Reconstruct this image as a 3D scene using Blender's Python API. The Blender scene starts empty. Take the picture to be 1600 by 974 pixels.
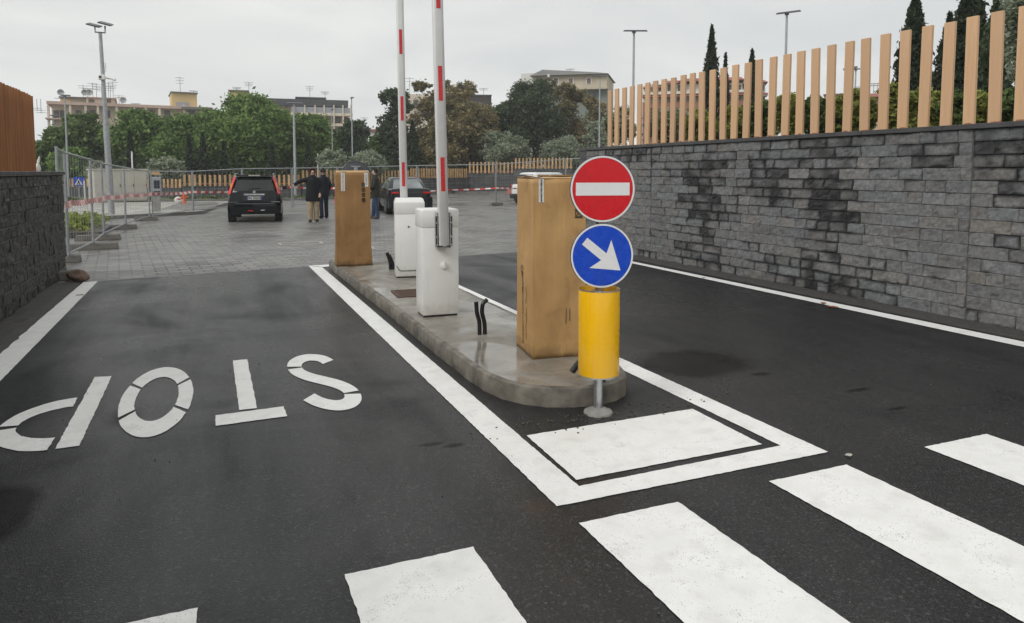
import bpy, bmesh, math, random
import numpy as np
from mathutils import Vector, Matrix, noise

S = bpy.context.scene
R = math.radians

# ------------------------------------------------------------------ camera
EYE = 1.6
HAZE = 0.0010            # scattering per metre of the rainy air
YAW = R(23.135)           # the camera looks this far to the right of the lane
PITCH = R(4.02)
cam_d = bpy.data.cameras.new('camera')
cam = bpy.data.objects.new('camera', cam_d)
S.collection.objects.link(cam)
cam.location = (0, 0, EYE)
cam.rotation_euler = (math.pi / 2 - PITCH, 0, -YAW)
cam_d.sensor_width = 36
cam_d.lens = 24.95
cam_d.shift_y = -0.0881
cam_d.clip_start = 0.05
cam_d.clip_end = 2000
S.camera = cam
S.render.resolution_x, S.render.resolution_y = 1024, 623

# ------------------------------------------------------------------ light
SUN_EL, SUN_AZ = R(38), R(-112)      # azimuth from +Y, clockwise
w = bpy.data.worlds.new("World")
S.world = w
w.use_nodes = True
nt = w.node_tree
for n in list(nt.nodes):
    nt.nodes.remove(n)
def wn(t): return nt.nodes.new(t)
out = wn('ShaderNodeOutputWorld'); bg = wn('ShaderNodeBackground')
sky = wn('ShaderNodeTexSky'); sky.sky_type = 'NISHITA'; sky.sun_disc = False
sky.sun_elevation = SUN_EL; sky.sun_rotation = SUN_AZ % (2 * math.pi)
hsv = wn('ShaderNodeHueSaturation'); hsv.inputs['Saturation'].default_value = 0.12
nt.links.new(sky.outputs[0], hsv.inputs['Color'])
tc = wn('ShaderNodeTexCoord'); mp = wn('ShaderNodeMapping'); mp.inputs['Scale'].default_value = (1.6, 1.6, 5.5)
nt.links.new(tc.outputs['Generated'], mp.inputs['Vector'])
nz = wn('ShaderNodeTexNoise'); nz.inputs['Scale'].default_value = 1.6; nz.inputs['Detail'].default_value = 5
nz.inputs['Distortion'].default_value = 0.6
nt.links.new(mp.outputs[0], nz.inputs['Vector'])
cr = wn('ShaderNodeValToRGB')
cr.color_ramp.elements[0].position = 0.3; cr.color_ramp.elements[0].color = (6.0, 6.2, 6.2, 1)
cr.color_ramp.elements[1].position = 0.72; cr.color_ramp.elements[1].color = (8.0, 8.05, 7.85, 1)
nt.links.new(nz.outputs['Fac'], cr.inputs['Fac'])
mx = wn('ShaderNodeMixRGB'); mx.inputs['Fac'].default_value = 0.9
nt.links.new(hsv.outputs[0], mx.inputs[1]); nt.links.new(cr.outputs[0], mx.inputs[2])
nt.links.new(mx.outputs[0], bg.inputs['Color']); bg.inputs['Strength'].default_value = 0.107
nt.links.new(bg.outputs[0], out.inputs['Surface'])

sd = bpy.data.lights.new('sun', 'SUN'); sun = bpy.data.objects.new('sun', sd)
S.collection.objects.link(sun)
sd.energy = 1.4; sd.angle = R(24); sd.color = (1.0, 0.985, 0.96)
dirv = Vector((math.sin(SUN_AZ) * math.cos(SUN_EL), math.cos(SUN_AZ) * math.cos(SUN_EL), math.sin(SUN_EL)))
sun.rotation_euler = dirv.to_track_quat('Z', 'Y').to_euler()
sun.location = (0, 0, 30)

S.view_settings.view_transform = 'Standard'
S.view_settings.look = 'None'
S.view_settings.exposure = 0.15
S.view_settings.gamma = 1.0
S.view_settings.use_curve_mapping = False
S.render.engine = 'CYCLES'
S.cycles.use_denoising = True
S.cycles.max_bounces = 6
S.cycles.diffuse_bounces = 3
S.cycles.glossy_bounces = 3
S.cycles.transparent_max_bounces = 6

# ------------------------------------------------------------------ materials
def col4(c): return (c[0], c[1], c[2], 1)

class NB:
    """small node builder"""
    def __init__(s, name):
        s.m = bpy.data.materials.new(name); s.m.use_nodes = True
        s.t = s.m.node_tree; s.b = s.t.nodes['Principled BSDF']
        s.tc = s.t.nodes.new('ShaderNodeTexCoord')
    def n(s, t, **k):
        o = s.t.nodes.new(t)
        for a, v in k.items(): setattr(o, a, v)
        return o
    def l(s, a, b): s.t.links.new(a, b)
    def noise(s, scale, detail=3, vec=None, rough=0.55, stretch=None, dist=0.0):
        o = s.n('ShaderNodeTexNoise'); o.inputs['Scale'].default_value = scale
        o.inputs['Detail'].default_value = detail; o.inputs['Roughness'].default_value = rough
        o.inputs['Distortion'].default_value = dist
        v = vec or s.tc.outputs['Object']
        if stretch:
            m = s.n('ShaderNodeMapping'); m.inputs['Scale'].default_value = stretch
            s.l(v, m.inputs['Vector']); v = m.outputs[0]
        s.l(v, o.inputs['Vector'])
        return o.outputs['Fac']
    def ramp(s, fac, stops):
        o = s.n('ShaderNodeValToRGB'); e = o.color_ramp.elements
        e[0].position, e[0].color = stops[0][0], col4(stops[0][1])
        e[1].position, e[1].color = stops[-1][0], col4(stops[-1][1])
        for p, c in stops[1:-1]:
            k = e.new(p); k.color = col4(c)
        s.l(fac, o.inputs['Fac']); return o.outputs['Color']
    def rng(s, fac, a, b, lo, hi):
        o = s.n('ShaderNodeMapRange'); o.inputs[1].default_value = a; o.inputs[2].default_value = b
        o.inputs[3].default_value = lo; o.inputs[4].default_value = hi
        s.l(fac, o.inputs[0]); return o.outputs[0]
    def mix(s, fac, a, b, mode='MIX'):
        o = s.n('ShaderNodeMixRGB', blend_type=mode)
        for i, v in ((0, fac), (1, a), (2, b)):
            if isinstance(v, (int, float)): o.inputs[i].default_value = v
            elif isinstance(v, tuple): o.inputs[i].default_value = col4(v)
            else: s.l(v, o.inputs[i])
        return o.outputs[0]
    def math(s, op, a, b=0.0):
        o = s.n('ShaderNodeMath', operation=op)
        for i, v in ((0, a), (1, b)):
            if isinstance(v, (int, float)): o.inputs[i].default_value = v
            else: s.l(v, o.inputs[i])
        return o.outputs[0]
    def bump(s, h, strength=0.3, dist=0.01, normal=None):
        o = s.n('ShaderNodeBump'); o.inputs['Strength'].default_value = strength
        o.inputs['Distance'].default_value = dist; s.l(h, o.inputs['Height'])
        if normal is not None: s.l(normal, o.inputs['Normal'])
        return o.outputs[0]
    def set(s, **k):
        names = dict(base='Base Color', rough='Roughness', metal='Metallic', normal='Normal', spec='Specular IOR Level',
                     coat='Coat Weight', trans='Transmission Weight', alpha='Alpha', emis='Emission Color', es='Emission Strength')
        for a, v in k.items():
            i = s.b.inputs[names[a]]
            if isinstance(v, (int, float)): i.default_value = v
            elif isinstance(v, tuple): i.default_value = col4(v) if len(v) == 3 else v
            else: s.l(v, i)
        return s

def simple(name, c, rough=0.5, metal=0.0, var=0.12, scale=6.0, bump=0.0, bscale=60.0, spec=0.5, coat=0.0, stretch=None, rvar=0.12):
    q = NB(name)
    f = q.noise(scale, 4, stretch=stretch)
    lo = tuple(v * (1 - var) for v in c); hi = tuple(min(1, v * (1 + var)) for v in c)
    q.set(base=q.ramp(f, [(0.3, lo), (0.7, hi)]), metal=metal, spec=spec, coat=coat,
          rough=q.rng(q.noise(scale * 2.3, 3), 0.3, 0.7, max(0.02, rough - rvar), min(1, rough + rvar)))
    if bump: q.set(normal=q.bump(q.noise(bscale, 3), bump, 0.004))
    return q.m

MT = {}
# wet asphalt
q = NB('wet_asphalt')
big = q.noise(0.5, 5, dist=1.4); mid = q.noise(2.3, 4, dist=0.5); fine = q.noise(95, 2); gran = q.noise(260, 1); coarse = q.noise(38, 3)
streak = q.noise(1.0, 4, stretch=(2.0, 0.3, 1), dist=0.3)
wet = q.math('ADD', q.math('MULTIPLY', big, 0.55), q.math('MULTIPLY', streak, 0.45))
base = q.ramp(gran, [(0.3, (0.007, 0.0075, 0.0085)), (0.55, (0.017, 0.0175, 0.019)), (0.70, (0.05, 0.051, 0.054)), (0.85, (0.12, 0.122, 0.125))])
gr2 = q.noise(105, 2, rough=0.7)
base = q.mix(q.rng(gr2, 0.57, 0.7, 0, 0.8), base, (0.085, 0.087, 0.09))
va = q.n('ShaderNodeTexVoronoi'); va.inputs['Scale'].default_value = 95; q.l(q.tc.outputs['Object'], va.inputs['Vector'])
sv_ = q.n('ShaderNodeSeparateColor'); q.l(va.outputs['Color'], sv_.inputs[0])
base = q.mix(q.rng(sv_.outputs[0], 0.78, 1.0, 0, 0.7), base, (0.095, 0.097, 0.1))
base = q.mix(q.rng(sv_.outputs[1], 0.7, 1.0, 0, 0.85), base, (0.004, 0.004, 0.0045))
base = q.mix(q.rng(gr2, 0.46, 0.34, 0, 0.8), base, (0.004, 0.004, 0.005))
base = q.mix(q.rng(coarse, 0.4, 0.68, 0, 0.5), base, (0.012, 0.0125, 0.0135))
base = q.mix(q.rng(mid, 0.35, 0.7, 0, 0.25), base, (0.012, 0.0125, 0.0135))
vor = q.n('ShaderNodeTexVoronoi'); vor.inputs['Scale'].default_value = 13; q.l(q.tc.outputs['Object'], vor.inputs['Vector'])
grit = q.math('LESS_THAN', vor.outputs['Distance'], 0.05)
base = q.mix(q.math('MULTIPLY', grit, 0.7), base, (0.17, 0.165, 0.15))
# stains with a place of their own: rain-dark rounds, small standing water, a rusty run by the painted triangle
sx = q.n('ShaderNodeSeparateXYZ'); q.l(q.tc.outputs['Object'], sx.inputs[0])
warp = q.math('MULTIPLY', q.math('SUBTRACT', q.noise(3.5, 3), 0.5), 0.55)
def spot(cx, cy, rx, ry, soft):
    dx = q.math('DIVIDE', q.math('SUBTRACT', sx.outputs[0], cx), rx); dy = q.math('DIVIDE', q.math('SUBTRACT', sx.outputs[1], cy), ry)
    d = q.math('ADD', q.math('SQRT', q.math('ADD', q.math('MULTIPLY', dx, dx), q.math('MULTIPLY', dy, dy))), warp)
    return q.rng(d, 1.0 - soft, 1.0, 1.0, 0.0)
damp = spot(3.70, 4.78, .62, .5, .35)
for a_ in ((-1.02, 3.9, .26, .42, .25), (1.16, 3.93, .10, .04, .5), (1.28, 3.86, .08, .035, .5), (4.35, 3.7, .16, .04, .6), (4.25, 3.3, .12, .035, .6), (3.98, 4.3, .12, .06, .6), (-.55, 5.15, .14, .3, .6)):
    damp = q.math('MAXIMUM', damp, spot(*a_))
rusty = spot(1.40, 2.98, .13, .10, .9)
base = q.mix(q.math('MULTIPLY', damp, 0.8), base, (0.006, 0.006, 0.0065))
base = q.mix(q.math('MULTIPLY', rusty, 0.5), base, (0.05, 0.026, 0.012))
rg = q.math('SUBTRACT', q.rng(wet, 0.38, 0.62, 0.2, 0.48), q.math('MULTIPLY', damp, 0.14))
q.set(base=base, rough=q.math('MAXIMUM', rg, 0.09), spec=q.math('MULTIPLY', q.rng(wet, 0.34, 0.68, 0.5, 0.14), q.math('SUBTRACT', 1.0, q.math('MULTIPLY', damp, 0.75))),
      normal=q.bump(gran, 0.5, 0.003, q.bump(gr2, 0.45, 0.006)))
MT['asphalt'] = q.m

q = NB('asphalt_patch')
fine = q.noise(140, 2)
q.set(base=q.ramp(fine, [(0.3, (0.008, 0.008, 0.009)), (0.7, (0.024, 0.024, 0.025))]), rough=q.rng(q.noise(3, 3), 0.3, 0.7, 0.16, 0.4),
      normal=q.bump(fine, 0.35, 0.003))
MT['patch'] = q.m
q = NB('shallow_puddle')
q.set(base=q.ramp(q.noise(80, 2), [(0.3, (0.008, 0.008, 0.009)), (0.7, (0.02, 0.019, 0.018))]), rough=0.06)
MT['puddle'] = q.m

q = NB('road_paint')
f1 = q.noise(170, 2); f2 = q.noise(5, 4); f3 = q.noise(34, 3)
wear = q.math('ADD', q.math('MULTIPLY', f1, 0.62), q.math('ADD', q.math('MULTIPLY', f2, 0.3), q.math('MULTIPLY', f3, 0.22)))
base = q.ramp(f2, [(0.32, (0.82, 0.815, 0.79)), (0.62, (0.9, 0.895, 0.88))])
base = q.mix(q.rng(q.noise(7, 5), 0.5, 0.75, 0, 0.32), base, (0.5, 0.49, 0.46))
base = q.mix(q.rng(wear, 0.655, 0.73, 0, 0.6), base, (0.16, 0.157, 0.15))
q.set(base=base, rough=0.55, normal=q.bump(f1, 0.35, 0.003))
MT['paint'] = q.m

# paving blocks
q = NB('paving_blocks')
mp_ = q.n('ShaderNodeMapping'); mp_.inputs['Rotation'].default_value = (0, 0, R(-6)); q.l(q.tc.outputs['Object'], mp_.inputs['Vector'])
br = q.n('ShaderNodeTexBrick'); q.l(mp_.outputs[0], br.inputs['Vector'])
br.offset = 0.5; br.inputs['Scale'].default_value = 1.0
br.inputs['Brick Width'].default_value = 0.34; br.inputs['Row Height'].default_value = 0.17
br.inputs['Mortar Size'].default_value = 0.014; br.inputs['Mortar Smooth'].default_value = 0.3
br.inputs['Color1'].default_value = (0.13, 0.125, 0.12, 1); br.inputs['Color2'].default_value = (0.29, 0.28, 0.265, 1)
br.inputs['Mortar'].default_value = (0.03, 0.029, 0.028, 1); br.inputs['Bias'].default_value = 0.0
pw = q.noise(0.45, 4, dist=0.7)
base = q.mix(q.rng(pw, 0.35, 0.65, 0, 0.35), br.outputs['Color'], (0.105, 0.1, 0.096))
base = q.mix(q.rng(q.noise(1.7, 5), 0.55, 0.8, 0, 0.35), base, (0.24, 0.23, 0.215))
q.set(base=base, rough=q.rng(pw, 0.35, 0.65, 0.52, 0.24),
      normal=q.bump(q.math('SUBTRACT', q.noise(60, 3), q.math('MULTIPLY', br.outputs['Fac'], 1.5)), 0.5, 0.006))
MT['paving'] = q.m

# wet concrete of the island
q = NB('wet_concrete')
f = q.noise(3.2, 5, dist=0.8); g = q.noise(45, 3); pu = q.noise(1.5, 3, dist=0.6)
base = q.ramp(f, [(0.28, (0.15, 0.136, 0.115)), (0.5, (0.25, 0.232, 0.2)), (0.75, (0.35, 0.33, 0.29))])
base = q.mix(q.rng(g, 0.58, 0.72, 0, 0.6), base, (0.09, 0.075, 0.058))
base = q.mix(q.rng(q.noise(0.9, 5, dist=1), 0.5, 0.7, 0, 0.5), base, (0.13, 0.105, 0.075))
q.set(base=base, rough=q.rng(pu, 0.4, 0.58, 0.55, 0.1), normal=q.bump(g, 0.18, 0.003))
MT['concrete'] = q.m
MT['kerb'] = simple('kerb_concrete', (0.16, 0.145, 0.118), 0.6, var=0.55, scale=6, bump=0.9, bscale=38, rvar=.25)
MT['kerb_grey'] = simple('grey_kerb', (0.16, 0.155, 0.147), 0.6, var=0.25, scale=3, bump=0.3)
MT['footing'] = simple('cement_footing', (0.28, 0.27, 0.25), 0.6, var=0.25, scale=14, bump=0.6, bscale=40)
MT['light_pav'] = simple('pale_pavement', (0.42, 0.405, 0.37), 0.3, var=0.16, scale=0.8, bump=0.1)
MT['gravel'] = simple('dark_gravel', (0.055, 0.052, 0.048), 0.7, var=0.6, scale=60, bump=1.0, bscale=75)
MT['soil'] = simple('soil', (0.1, 0.085, 0.06), 0.9, var=0.4, scale=4, bump=0.6, bscale=12)
MT['grassy'] = simple('rough_grass', (0.085, 0.095, 0.045), 0.9, var=0.5, scale=7, bump=0.9, bscale=18)
MT['ground'] = simple('far_ground', (0.1, 0.105, 0.07), 0.9, var=0.3, scale=0.3)

# split-face stone: the tone of each block and the wet stains come from a colour attribute
q = NB('split_stone')
at_ = q.n('ShaderNodeAttribute', attribute_name='tone')
f = q.noise(26, 5); f2 = q.noise(90, 3)
base = q.mix(1.0, at_.outputs['Color'], q.ramp(f, [(0.25, (0.62, 0.62, 0.63)), (0.75, (1.25, 1.25, 1.22))]), 'MULTIPLY')
q.set(base=base, rough=q.rng(at_.outputs['Fac'], 0.02, 0.14, 0.5, 0.85), normal=q.bump(f2, 0.35, 0.006))
MT['stone'] = q.m
MT['mortar'] = simple('dark_joint', (0.11, 0.11, 0.107), 0.9, var=0.3)
MT['coping'] = simple('coping_slab', (0.055, 0.055, 0.056), 0.45, var=0.25, scale=4)
q = NB('far_stone')
br = q.n('ShaderNodeTexBrick'); q.l(q.tc.outputs['Object'], br.inputs['Vector'])
mp_ = q.n('ShaderNodeMapping'); mp_.inputs['Rotation'].default_value = (R(90), 0, 0)
q.l(q.tc.outputs['Object'], mp_.inputs['Vector']); q.l(mp_.outputs[0], br.inputs['Vector'])
br.inputs['Scale'].default_value = 1; br.inputs['Brick Width'].default_value = 0.42; br.inputs['Row Height'].default_value = 0.17
br.inputs['Color1'].default_value = (0.045, 0.045, 0.046, 1); br.inputs['Color2'].default_value = (0.1, 0.1, 0.1, 1)
br.inputs['Mortar'].default_value = (0.022, 0.022, 0.022, 1); br.inputs['Mortar Size'].default_value = 0.012
q.set(base=q.mix(q.rng(q.noise(0.9, 4), 0.45, 0.7, 0, 0.6), br.outputs['Color'], (0.03, 0.03, 0.03)), rough=0.65,
      normal=q.bump(q.noise(20, 3), 0.6, 0.02))
MT['far_stone'] = q.m

# wood composite slats
q = NB('slat_wood')
f = q.noise(3, 4, stretch=(9, 9, 0.6)); g = q.noise(0.9, 3)
oi = q.n('ShaderNodeObjectInfo')
base = q.ramp(f, [(0.3, (0.57, 0.345, 0.185)), (0.7, (0.69, 0.44, 0.255))])
base = q.mix(q.math('MULTIPLY', oi.outputs['Random'], 0.75), base, (0.52, 0.325, 0.19))
q.set(base=base, rough=0.5, normal=q.bump(f, 0.12, 0.003))
MT['slat'] = q.m
MT['slat_dark'] = simple('brown_slat', (0.36, 0.15, 0.05), 0.5, var=0.22, scale=3, stretch=(7, 7, 0.5), bump=0.1)
MT['slat_far'] = simple('far_slat', (0.48, 0.3, 0.14), 0.6, var=0.3, scale=2.2)
MT['glue'] = simple('rust_mark', (0.3, 0.11, 0.045), 0.7, var=0.4, scale=30)

# cardboard
def cardboard(name, a, b):
    q = NB(name)
    f = q.noise(2.2, 4, dist=0.5); flute = q.noise(1, 2, stretch=(160, 160, 0.6)); st = q.noise(5.5, 4)
    base = q.ramp(f, [(0.3, a), (0.7, b)])
    base = q.mix(q.rng(st, 0.58, 0.78, 0, 0.5), base, tuple(v * 0.55 for v in a))
    sz = q.n('ShaderNodeSeparateXYZ'); q.l(q.tc.outputs['Object'], sz.inputs[0])
    soak = q.rng(q.math('ADD', sz.outputs[2], q.math('MULTIPLY', q.noise(9, 4), .22)), .12, .22, .75, 0)
    base = q.mix(soak, base, tuple(v * .42 for v in a))
    base = q.mix(q.rng(q.noise(1.4, 5, stretch=(6, 6, 1)), .56, .72, 0, .35), base, tuple(v * 1.35 for v in b))
    base = q.mix(0.14, base, flute, 'OVERLAY')
    q.set(base=base, rough=0.62, normal=q.bump(q.math('ADD', q.math('MULTIPLY', flute, 0.25), q.noise(7, 4)), 0.35, 0.008))
    return q.m
MT['card'] = cardboard('cardboard', (0.42, 0.24, 0.09), (0.55, 0.335, 0.135))
MT['card_wet'] = cardboard('damp_cardboard', (0.25, 0.13, 0.042), (0.35, 0.19, 0.068))
MT['tape'] = simple('white_packing_tape', (0.7, 0.68, 0.64), 0.35, var=0.05)
MT['ink'] = simple('black_print', (0.03, 0.022, 0.016), 0.6)
MT['ink_soft'] = simple('faded_print', (0.12, 0.075, 0.035), 0.6)
MT['ink_red'] = simple('red_print', (0.5, 0.07, 0.04), 0.6)
MT['orange_print'] = simple('orange_print', (0.62, 0.16, 0.03), 0.6)

MT['white_plastic'] = simple('white_plastic', (0.82, 0.815, 0.785), 0.32, var=0.05, scale=3, rvar=0.06, bump=0.06, bscale=250)
q = NB('white_powder_coat')
f = q.noise(3, 4); sz = q.n('ShaderNodeSeparateXYZ'); q.l(q.tc.outputs['Object'], sz.inputs[0])
base = q.ramp(f, [(0.3, (0.79, 0.785, 0.755)), (0.7, (0.85, 0.845, 0.815))])
splash = q.rng(q.math('ADD', sz.outputs[2], q.math('MULTIPLY', q.noise(16, 5), .3)), .14, .3, .55, 0)
base = q.mix(splash, base, (0.46, 0.42, 0.35))
base = q.mix(q.rng(q.noise(2.2, 5, stretch=(9, 9, .8)), .58, .75, 0, .22), base, (0.55, 0.53, 0.48))
q.set(base=base, rough=q.rng(f, .3, .7, .28, .42), normal=q.bump(q.noise(250, 2), .06, .003))
MT['white_coat'] = q.m
MT['arm_white'] = simple('white_aluminium', (0.66, 0.66, 0.65), 0.35, var=0.05)
MT['sticker_red'] = simple('red_reflective', (0.58, 0.022, 0.03), 0.3, var=0.08)
MT['seam'] = simple('black_seam', (0.02, 0.02, 0.02), 0.6)
MT['steel'] = simple('zinc_steel', (0.5, 0.51, 0.52), 0.35, 0.85, var=0.15, scale=20)
MT['galv'] = simple('galvanised', (0.36, 0.375, 0.385), 0.42, 0.55, var=0.18, scale=12)
MT['pole_grey'] = simple('grey_pole_paint', (0.36, 0.38, 0.39), 0.4, 0.2, var=0.08)
MT['dark_lamp'] = simple('dark_lamp_head', (0.07, 0.075, 0.09), 0.4, 0.2, var=0.1)
MT['rust'] = simple('rusty_iron', (0.12, 0.07, 0.05), 0.7, 0.3, var=0.4, scale=25)
MT['rubber'] = simple('black_conduit', (0.012, 0.012, 0.013), 0.32)
MT['sign_red'] = simple('sign_red', (0.62, 0.004, 0.012), 0.28, var=0.06, scale=9)
MT['sign_blue'] = simple('sign_blue', (0.004, 0.062, 0.52), 0.28, var=0.06, scale=9)
MT['sign_white'] = simple('sign_white', (0.76, 0.76, 0.76), 0.3, var=0.03)
MT['sign_back'] = simple('sign_back', (0.05, 0.05, 0.055), 0.5, 0.3)
MT['yellow'] = simple('yellow_reflective', (0.86, 0.47, 0.005), 0.28, var=0.06, scale=4, stretch=(14, 14, 0.6))

def paint(name, c, rough=0.22): return simple(name, c, rough, 0.0, var=0.06, coat=0.0, scale=2, rvar=0.03, spec=0.35)
MT['car_black'] = paint('black_car_paint', (0.004, 0.005, 0.0065), 0.1)
MT['car_dark'] = paint('dark_grey_car_paint', (0.016, 0.017, 0.021), 0.12)
MT['car_white'] = paint('white_car_paint', (0.7, 0.71, 0.7), 0.25)
MT['plastic'] = simple('black_plastic', (0.014, 0.014, 0.015), 0.55)
MT['tyre'] = simple('tyre_rubber', (0.012, 0.012, 0.012), 0.75)
MT['rim'] = simple('alloy_rim', (0.3, 0.31, 0.32), 0.35, 0.8)
q = NB('tinted_glass'); q.set(base=q.ramp(q.noise(1.5, 3), [(0.3, (0.006, 0.007, 0.008)), (0.7, (0.03, 0.032, 0.034))]), rough=0.05, spec=0.6); MT['glass'] = q.m
q = NB('car_window'); q.set(base=q.ramp(q.noise(1.5, 3), [(0.3, (0.1, 0.12, 0.12)), (0.7, (0.26, 0.29, 0.29))]), rough=0.05, spec=0.8); MT['glass_pale'] = q.m
MT['lamp_red'] = simple('red_lens', (0.62, 0.015, 0.015), 0.15, var=0.2, scale=14, coat=0.5)
MT['lamp_orange'] = simple('orange_lens', (0.75, 0.17, 0.02), 0.15, coat=0.5)
MT['chrome'] = simple('chrome', (0.72, 0.73, 0.74), 0.12, 0.9, var=0.03)
MT['plate'] = simple('plate_white', (0.62, 0.63, 0.6), 0.4, var=0.03)
MT['plate_blue'] = simple('plate_blue', (0.02, 0.06, 0.3), 0.4)

MT['skin'] = simple('skin', (0.56, 0.36, 0.27), 0.5, var=0.08, scale=20)
def cloth(name, c): return simple(name, c, 0.85, var=0.22, scale=14, bump=0.4, bscale=90, spec=0.2)
MT['coat_black'] = cloth('black_coat', (0.012, 0.013, 0.015))
MT['coat_navy'] = cloth('dark_navy_coat', (0.011, 0.014, 0.022))
MT['coat_olive'] = cloth('dark_olive_coat', (0.034, 0.034, 0.026))
MT['trouser_beige'] = cloth('beige_trousers', (0.33, 0.255, 0.165))
MT['jeans'] = cloth('blue_jeans', (0.035, 0.055, 0.1))
MT['jeans_dark'] = cloth('dark_jeans', (0.016, 0.022, 0.038))
MT['shoe_black'] = simple('black_shoe', (0.014, 0.013, 0.013), 0.4)
MT['shoe_brown'] = simple('brown_shoe', (0.1, 0.05, 0.035), 0.5)
MT['hair_dark'] = simple('dark_hair', (0.02, 0.016, 0.013), 0.6)
MT['hood_red'] = cloth('dark_red_cap', (0.11, 0.025, 0.02))
MT['cap_dark'] = cloth('dark_cap', (0.02, 0.02, 0.022))

MT['beige_box'] = simple('beige_cabinet_paint', (0.5, 0.47, 0.4), 0.45, var=0.07, scale=2)
MT['bin_grey'] = simple('dark_bin_plastic', (0.045, 0.047, 0.055), 0.42, var=0.12)
MT['hydrant'] = simple('orange_hydrant', (0.62, 0.12, 0.03), 0.4)
MT['tape_red'] = simple('red_tape', (0.6, 0.05, 0.045), 0.4)
MT['tape_white'] = simple('white_tape', (0.72, 0.7, 0.68), 0.4)
MT['machine'] = simple('machine_grey', (0.33, 0.34, 0.37), 0.4)
MT['screen'] = simple('dark_screen', (0.015, 0.017, 0.03), 0.15)
MT['rock'] = simple('brown_rock', (0.16, 0.105, 0.075), 0.7, var=0.45, scale=9, bump=0.8, bscale=25)
MT['foot_block'] = simple('concrete_foot', (0.15, 0.14, 0.125), 0.8, var=0.25, bump=0.5)
MT['leaf_litter'] = simple('fallen_leaf_brown', (0.25, 0.09, 0.03), 0.6, var=0.4, scale=60)
MT['pale_bit'] = simple('pale_grit', (0.42, 0.4, 0.36), 0.7)

def wall_paint(name, c, stain=0.35):
    q = NB(name); f = q.noise(0.25, 5); g = q.noise(1.0, 4, stretch=(1.5, 1.5, 0.12))
    base = q.ramp(f, [(0.3, tuple(v * 0.86 for v in c)), (0.7, tuple(min(1, v * 1.08) for v in c))])
    base = q.mix(q.rng(g, 0.55, 0.8, 0, stain), base, tuple(v * 0.5 for v in c))
    q.set(base=base, rough=0.85); return q.m
MT['b_cream'] = wall_paint('cream_render', (0.7, 0.61, 0.5))
MT['b_yellow'] = wall_paint('yellow_render', (0.66, 0.5, 0.25), 0.2)
MT['b_pink'] = wall_paint('pink_render', (0.56, 0.41, 0.34))
MT['b_beige'] = wall_paint('beige_render', (0.5, 0.44, 0.33))
MT['b_pale'] = wall_paint('pale_render', (0.66, 0.65, 0.61))
MT['b_green'] = wall_paint('grey_green_render', (0.19, 0.22, 0.19))
MT['b_brown'] = wall_paint('dark_brown_render', (0.055, 0.045, 0.042))
MT['b_brick'] = wall_paint('brick_render', (0.3, 0.15, 0.1))
MT['b_orange'] = wall_paint('orange_render', (0.6, 0.37, 0.18), 0.2)
MT['roof_grey'] = wall_paint('grey_roof', (0.17, 0.165, 0.155))
MT['roof_dark'] = wall_paint('dark_roof', (0.075, 0.075, 0.08))
MT['roof_red'] = wall_paint('red_roof_tiles', (0.33, 0.105, 0.08))
MT['b_window'] = simple('far_window', (0.05, 0.055, 0.06), 0.2)
MT['b_shutter'] = simple('white_shutter', (0.66, 0.66, 0.64), 0.6)
MT['b_shade'] = simple('brown_shutter', (0.16, 0.11, 0.085), 0.6)
MT['bark'] = simple('bark', (0.075, 0.06, 0.045), 0.9, var=0.4, scale=12, bump=0.8, bscale=25)

def foliage_mat(name, lo, hi):
    q = NB(name)
    at_ = q.n('ShaderNodeAttribute', attribute_name='tint')
    base = q.ramp(at_.outputs['Fac'], [(0.0, lo), (1.0, hi)])
    q.set(base=base, rough=0.55, spec=0.3)
    tr = q.n('ShaderNodeBsdfTranslucent'); q.l(base, tr.inputs['Color'])
    ms = q.n('ShaderNodeMixShader'); ms.inputs[0].default_value = 0.35
    q.l(q.b.outputs[0], ms.inputs[1]); q.l(tr.outputs[0], ms.inputs[2])
    q.l(ms.outputs[0], q.t.nodes['Material Output'].inputs['Surface'])
    return q.m
MT['f_green'] = foliage_mat('foliage_green', (0.07, 0.125, 0.036), (0.28, 0.41, 0.115))
MT['f_mid'] = foliage_mat('foliage_mid_green', (0.06, 0.1, 0.036), (0.22, 0.31, 0.1))
MT['f_dark'] = foliage_mat('foliage_dark', (0.036, 0.056, 0.031), (0.13, 0.175, 0.085))
MT['f_cypress'] = foliage_mat('foliage_cypress', (0.022, 0.034, 0.02), (0.075, 0.1, 0.055))
MT['f_olive'] = foliage_mat('foliage_olive', (0.14, 0.17, 0.11), (0.48, 0.53, 0.39))
MT['f_autumn'] = foliage_mat('foliage_autumn', (0.09, 0.1, 0.045), (0.4, 0.31, 0.16))
MT['f_hedge'] = foliage_mat('foliage_hedge', (0.15, 0.19, 0.05), (0.5, 0.54, 0.15))
MT['f_yellow'] = foliage_mat('foliage_yellow_green', (0.16, 0.21, 0.03), (0.42, 0.48, 0.09))

# ------------------------------------------------------------------ object helpers
def link(o):
    S.collection.objects.link(o); return o

def tag(o, label=None, cat=None, group=None, kind=None):
    if label: o['label'] = label
    if cat: o['category'] = cat
    if group: o['group'] = group
    if kind: o['kind'] = kind
    return o

def thing(name, label, cat, loc=(0, 0, 0), rz=0.0, group=None):
    o = bpy.data.objects.new(name, None); link(o)
    o.empty_display_size = 0.1
    o.location = loc; o.rotation_euler = (0, 0, rz)
    return tag(o, label, cat, group)

def copy_tree(o, parent=None):
    c = o.copy(); link(c)
    if parent is not None: c.parent = parent
    for ch in list(o.children): copy_tree(ch, c)
    return c

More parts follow.
